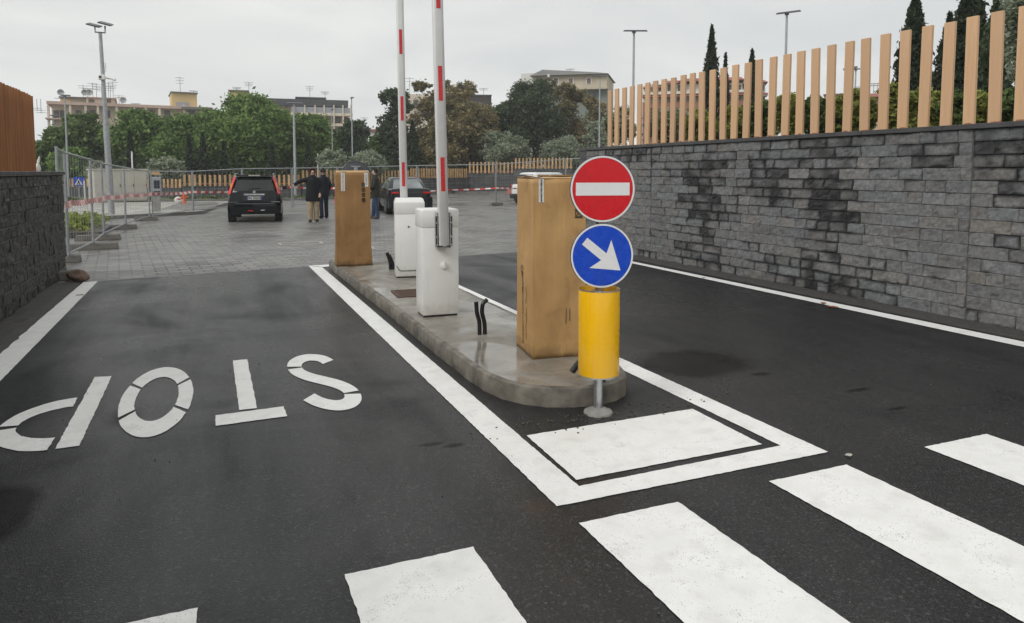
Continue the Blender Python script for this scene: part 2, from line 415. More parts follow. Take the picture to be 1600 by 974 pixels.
class MB:
    """collects shapes and links them as ONE mesh object"""
    def __init__(s): s.v = []; s.f = []; s.mi = []
    def add(s, vs, fs, mi=0):
        b = len(s.v); s.v += [tuple(v) for v in vs]; s.f += [tuple(i + b for i in f) for f in fs]; s.mi += [mi] * len(fs); return s
    def box(s, c, d, rz=0.0, mi=0, taper=1.0, m=None):
        x, y, z = (k / 2 for k in d)
        vs = []
        for zz, t in ((-z, 1.0), (z, taper)):
            for a, b in ((-x, -y), (x, -y), (x, y), (-x, y)):
                p = Vector((a * t, b * t, zz))
                if m is not None: p = m @ p
                if rz: p = Matrix.Rotation(rz, 3, 'Z') @ p
                vs.append((p.x + c[0], p.y + c[1], p.z + c[2]))
        return s.add(vs, [(3, 2, 1, 0), (4, 5, 6, 7), (0, 1, 5, 4), (1, 2, 6, 5), (2, 3, 7, 6), (3, 0, 4, 7)], mi)
    def prism(s, poly, z0, z1, mi=0):
        n = len(poly)
        a = sum(poly[i][0] * poly[(i + 1) % n][1] - poly[(i + 1) % n][0] * poly[i][1] for i in range(n))
        if a < 0: poly = poly[::-1]
        vs = [(p[0], p[1], z0) for p in poly] + [(p[0], p[1], z1) for p in poly]
        fs = [tuple(range(n - 1, -1, -1)), tuple(range(n, 2 * n))] + [(i, (i + 1) % n, n + (i + 1) % n, n + i) for i in range(n)]
        return s.add(vs, fs, mi)
    def sheet(s, poly, z, mi=0):
        n = len(poly)
        a = sum(poly[i][0] * poly[(i + 1) % n][1] - poly[(i + 1) % n][0] * poly[i][1] for i in range(n))
        if a < 0: poly = poly[::-1]
        return s.add([(p[0], p[1], z) for p in poly], [tuple(range(n))], mi)
    def tube(s, pts, rad, n=8, mi=0, cap=True, sq=None):
        pts = [Vector(p) for p in pts]; k = len(pts)
        rr = rad if isinstance(rad, (list, tuple)) else [rad] * k
        vs = []; up0 = None
        for i, p in enumerate(pts):
            t = (pts[min(i + 1, k - 1)] - pts[max(i - 1, 0)]).normalized()
            if up0 is None:
                up0 = t.cross(Vector((0.31, 0.87, 0.12))).normalized() if abs(t.z) > 0.9 else t.cross(Vector((0, 0, 1))).normalized()
            u = (up0 - t * up0.dot(t)).normalized(); up0 = u; v2 = t.cross(u)
            for j in range(n):
                a = 2 * math.pi * j / n
                vs.append(p + (u * math.cos(a) + v2 * math.sin(a)) * rr[i])
        fs = [(i * n + j, i * n + (j + 1) % n, (i + 1) * n + (j + 1) % n, (i + 1) * n + j) for i in range(k - 1) for j in range(n)]
        if cap: fs += [tuple(range(n - 1, -1, -1)), tuple(range((k - 1) * n, k * n))]
        return s.add(vs, fs, mi)
    def lathe(s, prof, c=(0, 0, 0), n=24, mi=0, axis='Z'):
        vs = []
        for r_, z in prof:
            for j in range(n):
                a = 2 * math.pi * j / n
                x, y = r_ * math.cos(a), r_ * math.sin(a)
                if axis == 'Z': p = (x, y, z)
                elif axis == 'Y': p = (x, z, y)
                else: p = (z, x, y)
                vs.append((p[0] + c[0], p[1] + c[1], p[2] + c[2]))
        k = len(prof)
        fs = [(i * n + j, i * n + (j + 1) % n, (i + 1) * n + (j + 1) % n, (i + 1) * n + j) for i in range(k - 1) for j in range(n)]
        if tuple(prof[0]) != tuple(prof[-1]): fs += [tuple(range(n - 1, -1, -1)), tuple(range((k - 1) * n, k * n))]
        return s.add(vs, fs, mi)
    def loft(s, rings, mi=0, cap=True):
        n = len(rings[0]); vs = [p for r_ in rings for p in r_]; k = len(rings)
        fs = [(i * n + j, i * n + (j + 1) % n, (i + 1) * n + (j + 1) % n, (i + 1) * n + j) for i in range(k - 1) for j in range(n)]
        if cap: fs += [tuple(range(n - 1, -1, -1)), tuple(range((k - 1) * n, k * n))]
        return s.add(vs, fs, mi)
    def build(s, name, mat, parent=None, bevel=0.0, seg=2, smooth=False, subsurf=0, fix=False):
        me = bpy.data.meshes.new(name)
        me.from_pydata(s.v, [], s.f)
        mats = mat if isinstance(mat, (list, tuple)) else [mat]
        for m in mats: me.materials.append(m)
        if len(mats) > 1: me.polygons.foreach_set('material_index', s.mi)
        if bevel or fix:
            bm = bmesh.new(); bm.from_mesh(me)
            bmesh.ops.recalc_face_normals(bm, faces=bm.faces[:])
            if bevel:
                ed = [e for e in bm.edges if len(e.link_faces) == 2 and e.calc_face_angle(0) > R(28)]
                bmesh.ops.bevel(bm, geom=ed, offset=bevel, segments=seg, profile=0.5, affect='EDGES', clamp_overlap=True)
            bm.to_mesh(me); bm.free()
        o = bpy.data.objects.new(name, me); link(o)
        if parent is not None: o.parent = parent
        if smooth:
            me.polygons.foreach_set('use_smooth', [True] * len(me.polygons))
            try: me.set_sharp_from_angle(angle=R(40))
            except Exception: pass
        if subsurf:
            md = o.modifiers.new('round', 'SUBSURF'); md.levels = subsurf; md.render_levels = subsurf
        return o

def struct(name, mb, mat, **k):
    return tag(mb.build(name, mat, **k), kind='structure')

def lettering(body, size, mat, parent, mtx, name='printed_lettering', bold=0.0, spacing=1.0, label=None):
    cu = bpy.data.curves.new('txt', 'FONT'); cu.body = body; cu.size = size; cu.extrude = 0.0004
    cu.align_x = 'CENTER'; cu.align_y = 'CENTER'; cu.offset = bold; cu.space_character = spacing; cu.resolution_u = 3
    t = bpy.data.objects.new('txt', cu); link(t)
    dg = bpy.context.evaluated_depsgraph_get(); dg.update()
    me = bpy.data.meshes.new_from_object(t.evaluated_get(dg))
    bpy.data.objects.remove(t); bpy.data.curves.remove(cu)
    me.transform(mtx); me.materials.clear(); me.materials.append(mat)
    o = bpy.data.objects.new(name, me); link(o); o.parent = parent
    if label: o['label'] = label
    return o

def frame(origin, xdir, ydir):
    x = Vector(xdir).normalized(); y = Vector(ydir).normalized(); z = x.cross(y)
    m = Matrix((x, y, z)).transposed().to_4x4(); m.translation = Vector(origin); return m

# bearings of the survey: a compass of picture columns gives a direction from the standpoint, D metres away
FOC, CX, CY = 1109.0, 800.0, 346.0
def ray(px, py):
    u = (px - CX) / FOC; v = (CY - py) / FOC
    Y = math.cos(PITCH) + v * math.sin(PITCH); Z = -math.sin(PITCH) + v * math.cos(PITCH)
    return Vector((u * math.cos(YAW) + Y * math.sin(YAW), -u * math.sin(YAW) + Y * math.cos(YAW), Z))
def at(px, D):
    r_ = ray(px, 268); k = D / math.hypot(r_.x, r_.y); return Vector((r_.x * k, r_.y * k, 0))
def zat(px, py, D):
    r_ = ray(px, py); return EYE + r_.z * D / math.hypot(r_.x, r_.y)
def wid(dpx, D, px=800):      # metres spanned by dpx columns at distance D
    return (at(px + dpx / 2, D) - at(px - dpx / 2, D)).length

# ================================================================== SETTING
WX, LX = 7.45, -2.06            # faces of the right and the left stone wall
W_END, L_END = 13.35, 12.72
struct('ground', MB().sheet([(-400, -60), (400, -60), (400, 500), (-400, 500)], -0.03), MT['ground'])
E0, E1 = (-2.06, 11.78), (7.45, 13.12)     # seam between asphalt and paving blocks
struct('road', MB().sheet([(-2.6, -6), (8.2, -6), (8.2, 13.226), (-2.6, 11.70)], 0.0), MT['asphalt'])
struct('block_paving', MB().sheet([(-2.6, 11.703), (8.2, 13.229), (8.2, 14), (40, 52), (26, 47), (17, 50.6), (6, 43), (0, 43.5), (-9, 48.5), (-14, 50), (-14, 11.703)], 0.0), MT['paving'])

def jitter_poly(poly, step=0.03, amp=0.003, seed=0):
    rnd = random.Random(seed); outp = []
    for i, a in enumerate(poly):
        b = poly[(i + 1) % len(poly)]
        L = math.hypot(b[0] - a[0], b[1] - a[1]); n = max(1, int(L / step))
        for k in range(n):
            t = k / n
            outp.append((a[0] + (b[0] - a[0]) * t + rnd.uniform(-amp, amp), a[1] + (b[1] - a[1]) * t + rnd.uniform(-amp, amp)))
    return outp
_seed = [10]
def marking(name, polys, label=None, z=0.004, amp=0.0025, mat=None):
    mb = MB()
    for p in polys:
        _seed[0] += 1
        mb.sheet(jitter_poly(p, amp=amp, seed=_seed[0]) if amp else p, z)
    return struct(name, mb, mat or MT['paint'])

# edge lines and the hatched box in front of the island
marking('edge_line', [[(-1.77, 2.0), (-1.49, 2.0), (-1.52, 11.8), (-1.70, 11.8)]])
marking('edge_line', [[(6.88, 1.0), (7.06, 1.0), (7.0, 4.6), (6.9, 10.5), (6.8, 13.0), (6.66, 12.99), (6.75, 10.5), (6.78, 4.6)]])
marking('lane_line', [[(1.49, 2.94), (3.21, 2.92), (3.21, 12.5), (3.03, 12.48), (3.03, 3.10), (1.69, 3.09), (1.71, 12.05), (1.52, 12.35), (1.5, 7)]])
marking('lane_line', [[(1.53, 12.36), (1.725, 12.07), (1.98, 12.2), (1.98, 12.35)]], z=0.006)
marking('paint_panel', [[(1.73, 3.83), (2.96, 3.83), (2.945, 3.16), (1.715, 3.16)]])
for x0 in (-0.62, 0.455, 1.51, 2.62, 3.78, 4.88):
    marking('crossing_stripe', [[(x0, 2.755), (x0 + 0.54, 2.75), (x0 + 0.54, -0.4), (x0, -0.4)]], amp=0.003)

# STOP, read by drivers who leave; unit letters 0.8 high are stretched to 1.6
def ribbon(pts, wd):
    P = [Vector((p[0], p[1])) for p in pts]; l, r_ = [], []
    for i, p in enumerate(P):
        t = (P[min(i + 1, len(P) - 1)] - P[max(i - 1, 0)]).normalized(); nrm = Vector((-t.y, t.x)) * wd / 2
        l.append((p.x + nrm.x, p.y + nrm.y)); r_.append((p.x - nrm.x, p.y - nrm.y))
    return l + r_[::-1]
def arc(cx, cy, rx, ry, a0, a1, n=14):
    return [(cx + rx * math.cos(R(a0 + (a1 - a0) * i / n)), cy + ry * math.sin(R(a0 + (a1 - a0) * i / n))) for i in range(n + 1)]
def ring_piece(cx, cy, ro, ri, a0, a1, n=14):
    return arc(cx, cy, ro[0], ro[1], a0, a1, n) + arc(cx, cy, ri[0], ri[1], a1, a0, n)
def word(polys): return [[(x, y) for x, y in p] for p in polys]
# O
O_ = [ring_piece(-.375, 5.53, (.232, .83), (.137, .53), a, b) for a, b in ((32, 148), (153, 207), (212, 328), (333, 387))]
marking('stop_letter', O_, amp=0.002)
# T
marking('stop_letter', [[(.148, 6.36), (.262, 6.36), (.262, 5.0), (.148, 5.0)], [(0.0, 4.955), (.43, 4.965), (.43, 4.755), (0.0, 4.745)]], amp=0.003)
# P
bowl_o = (.375, .52); bowl_i = (.27, .31)
P_ = [[(-.855, 6.27), (-.735, 6.24), (-.735, 4.705), (-.855, 4.705)]]
for a, b in ((93, 176), (184, 267)):
    P_.append(ring_piece(-.875, 5.22, bowl_o, bowl_i, a, b))
marking('stop_letter', P_, amp=0.003)
# S
def smooth(P, n=8):
    o_ = []
    for i in range(len(P) - 1):
        p0, p1, p2, p3 = P[max(i - 1, 0)], P[i], P[i + 1], P[min(i + 2, len(P) - 1)]
        for k in range(n):
            t = k / n
            o_.append(tuple(.5 * (2 * p1[j] + (p2[j] - p0[j]) * t + (2 * p0[j] - 5 * p1[j] + 4 * p2[j] - p3[j]) * t * t + (3 * p1[j] - p0[j] - 3 * p2[j] + p3[j]) * t ** 3) for j in (0, 1)))
    return o_ + [P[-1]]
SP = smooth([(.885, 3.0), (.85, 3.065), (.79, 3.1), (.735, 3.107), (.675, 3.085), (.625, 3.035), (.606, 2.96), (.622, 2.885), (.68, 2.81), (.76, 2.745), (.84, 2.68), (.895, 2.61), (.912, 2.545), (.895, 2.475), (.85, 2.432), (.785, 2.42), (.72, 2.442), (.66, 2.49), (.615, 2.555)])
c1_, c2_ = 6 * 8, 12 * 8
marking('stop_letter', [[(x, y * 2) for x, y in ribbon(p, .112)] for p in (SP[:c1_ - 1], SP[c1_ + 1:c2_], SP[c2_ + 2:])], amp=0)

# damp repairs and puddles in the asphalt
def blob(cx, cy, rx, ry, seed, n=40, rough=0.25):
    o_ = []
    for i in range(n):
        a = 2 * math.pi * i / n
        k = 1 + rough * noise.noise(Vector((math.cos(a) * 1.4 + seed * 7.1, math.sin(a) * 1.4, seed)))
        o_.append((cx + rx * k * math.cos(a), cy + ry * k * math.sin(a)))
    return o_
# manhole frames in the block paving
mb = MB()
for (cx, cy, sx, sy) in ((1.86, 16.3, .88, .5), (3.5, 14.75, .75, .4)):
    mb.box((cx - sx / 2, cy, .003), (.05, sy, .012)); mb.box((cx + sx / 2, cy, .003), (.05, sy, .012))
    mb.box((cx, cy - sy / 2, .003), (sx - .052, .05, .012)); mb.box((cx, cy + sy / 2, .003), (sx - .052, .05, .012))
struct('manhole_frame', mb, MT['light_pav'])
mb = MB(); mb.sheet([(-14, 28.0), (30, 31.6), (30, 31.66), (-14, 28.06)], 0.004)
struct('drain_channel', mb, MT['seam'])

# gravel strips along the walls
mb = MB()
for (xa, xb, y0, y1) in ((LX - .2, -1.72, 1, 11.75), (7.06, WX + .2, -3, 13.0)):
    n = int((y1 - y0) / .12); m_ = 5
    vs = [(xa + (xb - xa) * j / m_ + (.03 * noise.noise(Vector((i * .7, j, 3))) if j == m_ and xa < 0 or j == 0 and xa > 0 else 0), y0 + (y1 - y0) * i / n,
           (.004 if (j in (0, m_)) else .014 + .018 * noise.noise(Vector((i * .9, j * 1.7, 1))))) for i in range(n + 1) for j in range(m_ + 1)]
    fs = [(i * (m_ + 1) + j, i * (m_ + 1) + j + 1, (i + 1) * (m_ + 1) + j + 1, (i + 1) * (m_ + 1) + j) for i in range(n) for j in range(m_)]
    mb.add(vs, fs)
tag(mb.build('gravel', MT['gravel'], smooth=False), kind='stuff')

# traffic island: slab of wet concrete with a rounded kerb
IZ = 0.13
left = [(1.80, 11.95), (1.805, 10), (1.81, 8), (1.79, 6), (1.795, 5.0), (1.81, 4.74), (1.86, 4.53), (1.95, 4.36), (2.08, 4.245), (2.24, 4.175), (2.42, 4.15), (2.58, 4.185), (2.71, 4.27), (2.80, 4.40), (2.86, 4.58), (2.89, 4.85), (2.9, 6), (2.9, 8), (2.9, 10), (2.9, 12.0)]
def inset(poly, d):
    P = [Vector(p) for p in poly]; n = len(P); o_ = []
    for i in range(n):
        a, b, c = P[i - 1], P[i], P[(i + 1) % n]
        t1 = (b - a).normalized(); t2 = (c - b).normalized()
        n1 = Vector((-t1.y, t1.x)); n2 = Vector((-t2.y, t2.x)); m = (n1 + n2)
        k = d / max(0.35, m.length_squared / 2) ; o_.append(tuple(b + m * (k / 2) * 1.0))
    return o_
inner = inset(left, .10)
def wob(p, i, a=.011): return (p[0] + a * noise.noise(Vector((p[0] * 5, p[1] * 5, i))), p[1] + a * noise.noise(Vector((p[1] * 5, i, p[0] * 5))))
def densify(poly, step=.12):
    o_ = []
    for i, a in enumerate(poly):
        b = poly[(i + 1) % len(poly)]; n = max(1, int(math.hypot(b[0] - a[0], b[1] - a[1]) / step))
        o_ += [(a[0] + (b[0] - a[0]) * k / n, a[1] + (b[1] - a[1]) * k / n) for k in range(n)]
    return o_
base_ = densify(left)
def off(d, z, i): 
    return [(p[0], p[1], z) for p in [wob(p, i) for p in inset(base_, d)]]
mb = MB(); mb.loft([off(0, 0.0, 1), off(.003, .05, 2), off(.006, IZ - .03, 3), off(.02, IZ - .006, 4), off(.05, IZ + .003, 5), off(.11, IZ + .002, 6), off(.13, IZ - .02, 6)], cap=False)
struct('kerb', mb, MT['kerb'], smooth=True, fix=True)
mb = MB(); mb.sheet(inset(base_, .108), IZ)
struct('traffic_island', mb, MT['concrete'])

# left: raised pale pavement behind a kerb, low planted bed
kp = [(-14, 25.3), (-4.5, 26.7), (-3.4, 26.9), (-1.9, 28.0), (-.6, 28.65), (-.16, 29.3), (0, 31.2), (.64, 35.5), (1.3, 38.6), (-14, 39.5)]
struct('pavement', MB().prism(inset(kp, .14), -.02, .118), MT['light_pav'])
mb = MB(); mb.prism(kp, -.02, .112); struct('kerb', mb, MT['kerb_grey'])
struct('block_strip', MB().sheet([(-1.75, 31.0), (-.2, 29.6), (.45, 35.6), (.25, 37.6), (-1.3, 37.5)], .124), MT['paving'])
# planting strip in front of the far walls
strip = [(-14, 47.0), (-2.6, 39.8), (.5, 40.0), (4.4, 40.9), (8, 41.8), (16.5, 49.6), (23, 46.9), (25.5, 46.2), (27, 48.5), (17, 52), (6, 44), (2.5, 43.5), (-2.5, 45.6), (-14, 52)]
struct('planting_strip', MB().prism(strip, -.02, .1), MT['grassy'])
mb = MB()
fr = strip[0:8]
for a, b in zip(fr[:-1], fr[1:]):
    d = Vector((b[0] - a[0], b[1] - a[1])); mb.box(((a[0] + b[0]) / 2, (a[1] + b[1]) / 2, .06), (d.length, .14, .16), rz=math.atan2(d.y, d.x))
struct('kerb', mb, MT['kerb_grey'])
tag(MB().prism([(-3.3, 19.7), (-2.45, 20.0), (-2.5, 22.2), (-3.2, 24.9), (-9, 25.2), (-9, 19.0)], -.02, .12).build('bed_kerb', MT['coping']), kind='structure')

# garden terrace held up by the right wall
gp = [(WX + .3, -8), (WX + .3, W_END - .05), (35, 58), (34, 70), (110, 70), (110, -8)]
struct('terrace', MB().prism(gp, -.02, 1.98), MT['soil'])

# ------------------------------------------------------------------ stone walls
def stone_wall(name, label, x, side, y0, y1, top, rows, seed, tone, stain, joints=(), grp=None, damp=(.018, .018, .019)):
    """side = -1: the rough face looks towards -x"""
    root = thing(name, label, 'wall', (x, (y0 + y1) / 2, 0), group=grp)
    ym = (y0 + y1) / 2; rnd = random.Random(seed)
    rh = (top - .055) / rows; V, F, C = [], [], []
    cuts = [y0] + sorted(joints) + [y1]
    for r_ in range(rows):
        z0 = r_ * rh
        for c0, c1 in zip(cuts[:-1], cuts[1:]):
            y = c0 + (.006 if c0 != y0 else 0); end = c1 - (.006 if c1 != y1 else 0); first = True
            while y < end - .01:
                L = rnd.choice((.2, .26, .3, .36, .42, .48)) * rnd.uniform(.92, 1.08)
                if first: L *= rnd.uniform(.4, 1.0); first = False
                if end - (y + L) < .12: L = end - y
                nu, nv = max(5, int(L / .04) + 2), 6
                b = len(V); t0 = tone * rnd.uniform(.86, 1.14) * (1 + .0 * r_); warm = rnd.uniform(-.03, .035)
                if rnd.random() < .03: warm += .06
                tiltu, tiltv, dep = rnd.uniform(-.006, .006), rnd.uniform(-.005, .005), rnd.uniform(.009, .017)
                br = stain(y + L / 2, z0 + rh / 2) + rnd.uniform(-.17, .17); off_ = rnd.uniform(0, 50)
                for i in range(nu + 1):
                    for j in range(nv + 1):
                        u = (0, .007 / L)[i] if i < 2 else (1 - .007 / L, 1)[i - nu + 1] if i > nu - 2 else (i - 1 + .0) / (nu - 2)
                        v = (0, .007 / rh)[j] if j < 2 else (1 - .007 / rh, 1)[j - nv + 1] if j > nv - 2 else (j - 1 + .0) / (nv - 2)
                        yy = y + .0008 + (L - .0016) * u; zz = z0 + .0008 + (rh - .0016) * v
                        e = min(u * L, (1 - u) * L, v * rh, (1 - v) * rh)
                        k = .35 + .65 * min(1, e / .0065)
                        d = (dep + tiltu * (u - .5) * 2 + tiltv * (v - .5) * 2 + .015 * noise.fractal(Vector((yy * 11 + off_, zz * 11, seed)), .8, 2.2, 4)) * k - .001 * (1 - k)
                        if 1 < i < nu - 1 and 1 < j < nv - 1:
                            yy += rnd.uniform(-.007, .007); zz += rnd.uniform(-.007, .007)
                        V.append((side * max(d, -.004), yy - ym, zz))
                        loc = br + (1 - min(1, e / .016)) * .5 * max(0, min(1, (br - .08) * 6)) + .42 * noise.noise(Vector((yy * 4, zz * 5, 9)))
                        wt = max(0, min(1, (loc - .38) * 3.2))
                        g = [t0 * (1 + warm), t0, t0 * (1 - warm)]
                        C.append([g[q_] * (1 - wt) + damp[q_] * wt for q_ in range(3)] + [1])
                for i in range(nu):
                    for j in range(nv):
                        a, b2, c, d2 = b + i * (nv + 1) + j, b + (i + 1) * (nv + 1) + j, b + (i + 1) * (nv + 1) + j + 1, b + i * (nv + 1) + j + 1
                        F.append((a, b2, c, d2) if side > 0 else (d2, c, b2, a))
                y += L
    mb = MB(); mb.v = V; mb.f = F; mb.mi = [0] * len(F)
    o = mb.build('stonework', MT['stone'], root)
    ca = o.data.attributes.new('tone', 'FLOAT_COLOR', 'POINT')
    ca.data.foreach_set('color', np.array(C, dtype=np.float32).ravel())
    d = .32
    MB().box((-side * (d / 2 + .006), 0, (top - .055) / 2), (d, y1 - y0 - .012, top - .055)).build('wall_core', MT['mortar'], root)
    mb = MB(); yy = y0
    while yy < y1 - .01:
        L = min(1.05, y1 - yy)
        if y1 - yy - L < .3: L = y1 - yy
        mb.box((-side * (d / 2 - .02), yy + L / 2 - ym, top - .027), (d + .05, L - .006, .054)); yy += L
    mb.build('coping', MT['coping'], root, bevel=.004, seg=1)
    return root, ym

def sm(a, b, t): t = max(0, min(1, (t - a) / (b - a))); return t * t * (3 - 2 * t)
def stain_r(y, z):
    k = 0
    for cy, cz, ry, rz, s in ((9.5, 1.2, .5, 1.15, 1.05), (9.75, 1.75, 1.5, .3, .75), (7.25, 1.85, 1.0, .38, 1.0), (6.95, 1.1, .42, .95, 1.0), (6.7, .2, .9, .28, .75), (8.0, 1.45, .9, .35, .7),
                              (5.75, 1.85, .5, .28, .75), (4.35, 1.85, .6, .3, .95), (4.6, 1.4, .22, .4, .8), (11.7, 1.95, 1.1, .25, .85), (11.1, 1.6, .35, .5, .7), (9.6, .25, .9, .3, .6), (3.3, 1.3, .5, .8, .8)):
        q_ = ((y - cy) / ry) ** 2 + ((z - cz) / rz) ** 2
        k = max(k, s * math.exp(-q_ * .8))
    return k * .68 + .30 * noise.noise(Vector((y * 1.3, z * 2.0, 4))) + .16 * (1 - sm(.0, .22, z))
stone_wall('stone_wall', 'long grey split-stone retaining wall with dark wet streaks below the spaced timber slats', WX, -1, -2.0, W_END, 2.1, 15, 3, .16, stain_r, joints=(5.02, 10.95))
stone_wall('stone_wall', 'near-black stone wall at the left edge under the closely set brown slats', LX, 1, 0.5, L_END, 1.6, 11, 8, .036,
           lambda y, z: .16 + .5 * noise.noise(Vector((y * .9, z * 1.4, 2))), damp=(.012, .012, .0125))
# return of the right wall at its far end
r_ = thing('end_wall', 'dark stone return at the far end of the grey retaining wall', 'wall', (WX + 1.0, W_END + .02, 0))
MB().box((0, .15, 1.02), (2.0, .3, 2.04)).build('stonework', MT['far_stone'], r_)
MB().box((0, .15, 2.07), (2.04, .34, .055)).build('coping', MT['coping'], r_)

# timber slats standing on the right wall
t = thing('slat_fence', 'tall spaced timber slats standing on the grey stone wall at right', 'fence', (WX + .12, 5.0, 2.1))
ys = [12.62]
for k in range(29): ys.append(12.62 - (k + 1) * .2665)
k = 0; y = 12.62
rnd = random.Random(4)
proto = None
while y > -.5:
    if proto is None:
        proto = MB().box((0, 0, .575), (.038, .12, 1.15)).build('slat', MT['slat'], t, bevel=.003, seg=1); s_ = proto
    else:
        s_ = proto.copy(); link(s_); s_.parent = t
    s_.location = (rnd.uniform(-.004, .004), y - 5.0, rnd.uniform(-.012, .006))
    s_.rotation_euler = (rnd.uniform(-.012, .012), rnd.uniform(-.006, .006), R(5) + rnd.uniform(-.03, .03))
    if rnd.random() < .7:         # rust coloured glue at the foot
        g_ = MB().box((0, 0, .012), (.044, rnd.uniform(.07, .126), rnd.uniform(.025, .05)), taper=.8).build('glue_mark', MT['glue'], s_, bevel=.006, seg=1)
        g_.location = (0, rnd.uniform(-.02, .02), 0)
    y -= .2665
# close slats on the left wall
t = thing('slat_screen', 'closely set brown timber slats standing on the near-black wall at left', 'fence', (LX - .12, 8.0, 1.6))
mb = MB(); y = 11.45
while y > 1.0:
    mb.box((rnd.uniform(-.004, .004), y - 8.0, .51 + rnd.uniform(-.006, .006)), (.05, .095, 1.02), rz=R(18)); y -= .142
mb.build('slats', MT['slat_dark'], t, bevel=.003, seg=1)
MB().box((-.06, -1.8, .5), (.03, 10.6, .9)).build('backing', MT['slat_dark'], t)
o = MB().lathe([(.045, 0), (.05, .04), (.03, .09), (.012, .12), (.02, .16), (.004, .22)], n=8).build('rag_bundle', MT['tape'], smooth=True)
o.location = (LX - .18, 11.95, 1.6); o.rotation_euler = (0, .2, 0); tag(o, 'small white crumpled bag left on top of the near-black wall', 'bag')

# ================================================================== THINGS ON AND AROUND THE ISLAND
# ---- post with two round signs and a yellow marker
t = thing('traffic_sign', 'no entry sign over blue arrow sign and yellow cylinder on one grey post', 'road sign', (2.34, 4.02, 0), rz=R(-14))
mb = MB(); mb.lathe([(.098, 0), (.094, .012), (.066, .026), (.042, .038)], n=18); ft = mb.build('footing', MT['footing'], t, smooth=True)
for i_, v in enumerate(ft.data.vertices): v.co.x *= 1 + .14 * noise.noise(Vector((v.co.x * 20, v.co.y * 20, 3))); v.co.y *= 1 + .14 * noise.noise(Vector((v.co.x * 20, v.co.y * 20, 8)))
MB().lathe([(.030, .03), (.030, 1.66)], n=18).build('post', MT['steel'], t, smooth=True)
FY = -.062                                     # the face of both discs
def disc(name, z, r_, face, label):
    d = MB().lathe([(r_ - .006, -.012), (r_, -.009), (r_, .009), (r_ - .006, .012)], (0, FY + .014, z), n=64, axis='Y').build(name, MT['sign_back'], t, smooth=True, fix=True)
    d['label'] = label
    MB().lathe([(r_ - .001, -.0025), (r_ - .012, -.0025), (r_ - .012, .0015), (r_ - .001, .0015), (r_ - .001, -.0025)], (0, FY, z), n=64, axis='Y').build('rim', MT['sign_white'], d, fix=True)
    MB().lathe([(r_ - .0135, -.0012), (r_ - .0135, .0012)], (0, FY, z), n=64, axis='Y').build('face', face, d, fix=True)
    return d
def plate_poly(poly, y, th=.0012):
    n = len(poly); mb = MB()
    a = sum(poly[i][0] * poly[(i + 1) % n][1] - poly[(i + 1) % n][0] * poly[i][1] for i in range(n))
    if a < 0: poly = poly[::-1]
    vs = [(p[0], y - th, p[1]) for p in poly] + [(p[0], y, p[1]) for p in poly]
    return mb.add(vs, [tuple(range(n)), tuple(range(2 * n - 1, n - 1, -1))] + [(i, n + i, n + (i + 1) % n, (i + 1) % n) for i in range(n)])
d1 = disc('no_entry_disc', 1.487, .213, MT['sign_red'], 'red disc with white bar')
plate_poly([(-.178, 1.446), (.178, 1.446), (.178, 1.528), (-.178, 1.528)], FY - .002).build('white_bar', MT['sign_white'], d1, fix=True)
d2 = disc('arrow_disc', 1.056, .208, MT['sign_blue'], 'blue disc with white arrow pointing down right')
ar = [(0, .028), (.165, .028), (.135, .115), (.31, 0), (.135, -.115), (.165, -.028), (0, -.028)]
ang = R(-39); ox, oz = -.118, 1.056 + .098
ar = [(ox + x * math.cos(ang) - y * math.sin(ang), oz + x * math.sin(ang) + y * math.cos(ang)) for x, y in ar]
plate_poly(ar, FY - .002).build('arrow', MT['sign_white'], d2, fix=True)
for z in (1.40, 1.57, 0.97, 1.14):
    mb = MB(); mb.box((0, -.034, z), (.11, .012, .03)); mb.box((0, .034, z), (.09, .008, .03)); mb.build('clamp', MT['sign_back'], t, bevel=.003, seg=1)
yl = MB().lathe([(.133, .262), (.135, .265), (.135, .832), (.133, .836), (.131, .832), (.131, .265), (.133, .262)], n=48).build('yellow_cylinder', MT['yellow'], t, smooth=True)
for z, h_ in ((.266, .008), (.832, .008)):
    MB().lathe([(.1335, -h_ / 2), (.1365, -h_ / 2), (.1365, h_ / 2), (.1335, h_ / 2), (.1335, -h_ / 2)], (0, 0, z), n=48).build('edge_trim', MT['steel'], yl, smooth=True)
for z in (.80, .30):
    mb = MB(); mb.box((0, 0, z), (.256, .02, .006)); mb.box((0, 0, z + .001), (.02, .256, .006)); mb.build('spokes', MT['steel'], yl)
for a in (-2.2, -.6): MB().lathe([(.007, 0), (.007, .006), (.002, .008)], (.122 * math.cos(a), .122 * math.sin(a), .838), n=8).build('bolt', MT['steel'], yl)

# ---- barrier cabinets with raised arms
def barrier(name, label, loc, rz, wx, dy, hh, lid, arm):
    t = thing(name, label, 'barrier', loc, rz, group='white car park barriers on the island')
    MB().box((0, dy / 2, (hh - lid) / 2 + .012), (wx, dy, hh - lid - .016)).build('cabinet', MT['white_coat'], t, bevel=.008, seg=2, smooth=True)
    mb = MB(); mb.box((0, dy / 2, .008), (wx - .03, dy - .03, .016)); mb.build('plinth', MT['seam'], t)
    x, y = wx / 2 + .003, dy / 2 + .003
    ch = .012 if lid < .2 else .05
    rings = [[(-x, dy / 2 - y, z0), (x, dy / 2 - y, z0), (x, dy / 2 + y, z0), (-x, dy / 2 + y, z0)] for z0 in (hh - lid + .004, hh - (.014 if lid < .2 else .055))]
    rings.append([(-x + .02, dy / 2 - y + ch, hh), (x - .02, dy / 2 - y + ch, hh), (x - .02, dy / 2 + y - .012, hh), (-x + .02, dy / 2 + y - .012, hh)])
    MB().loft(rings).build('lid', MT['white_coat'], t, bevel=.008, seg=2, smooth=True, fix=True)
    return t
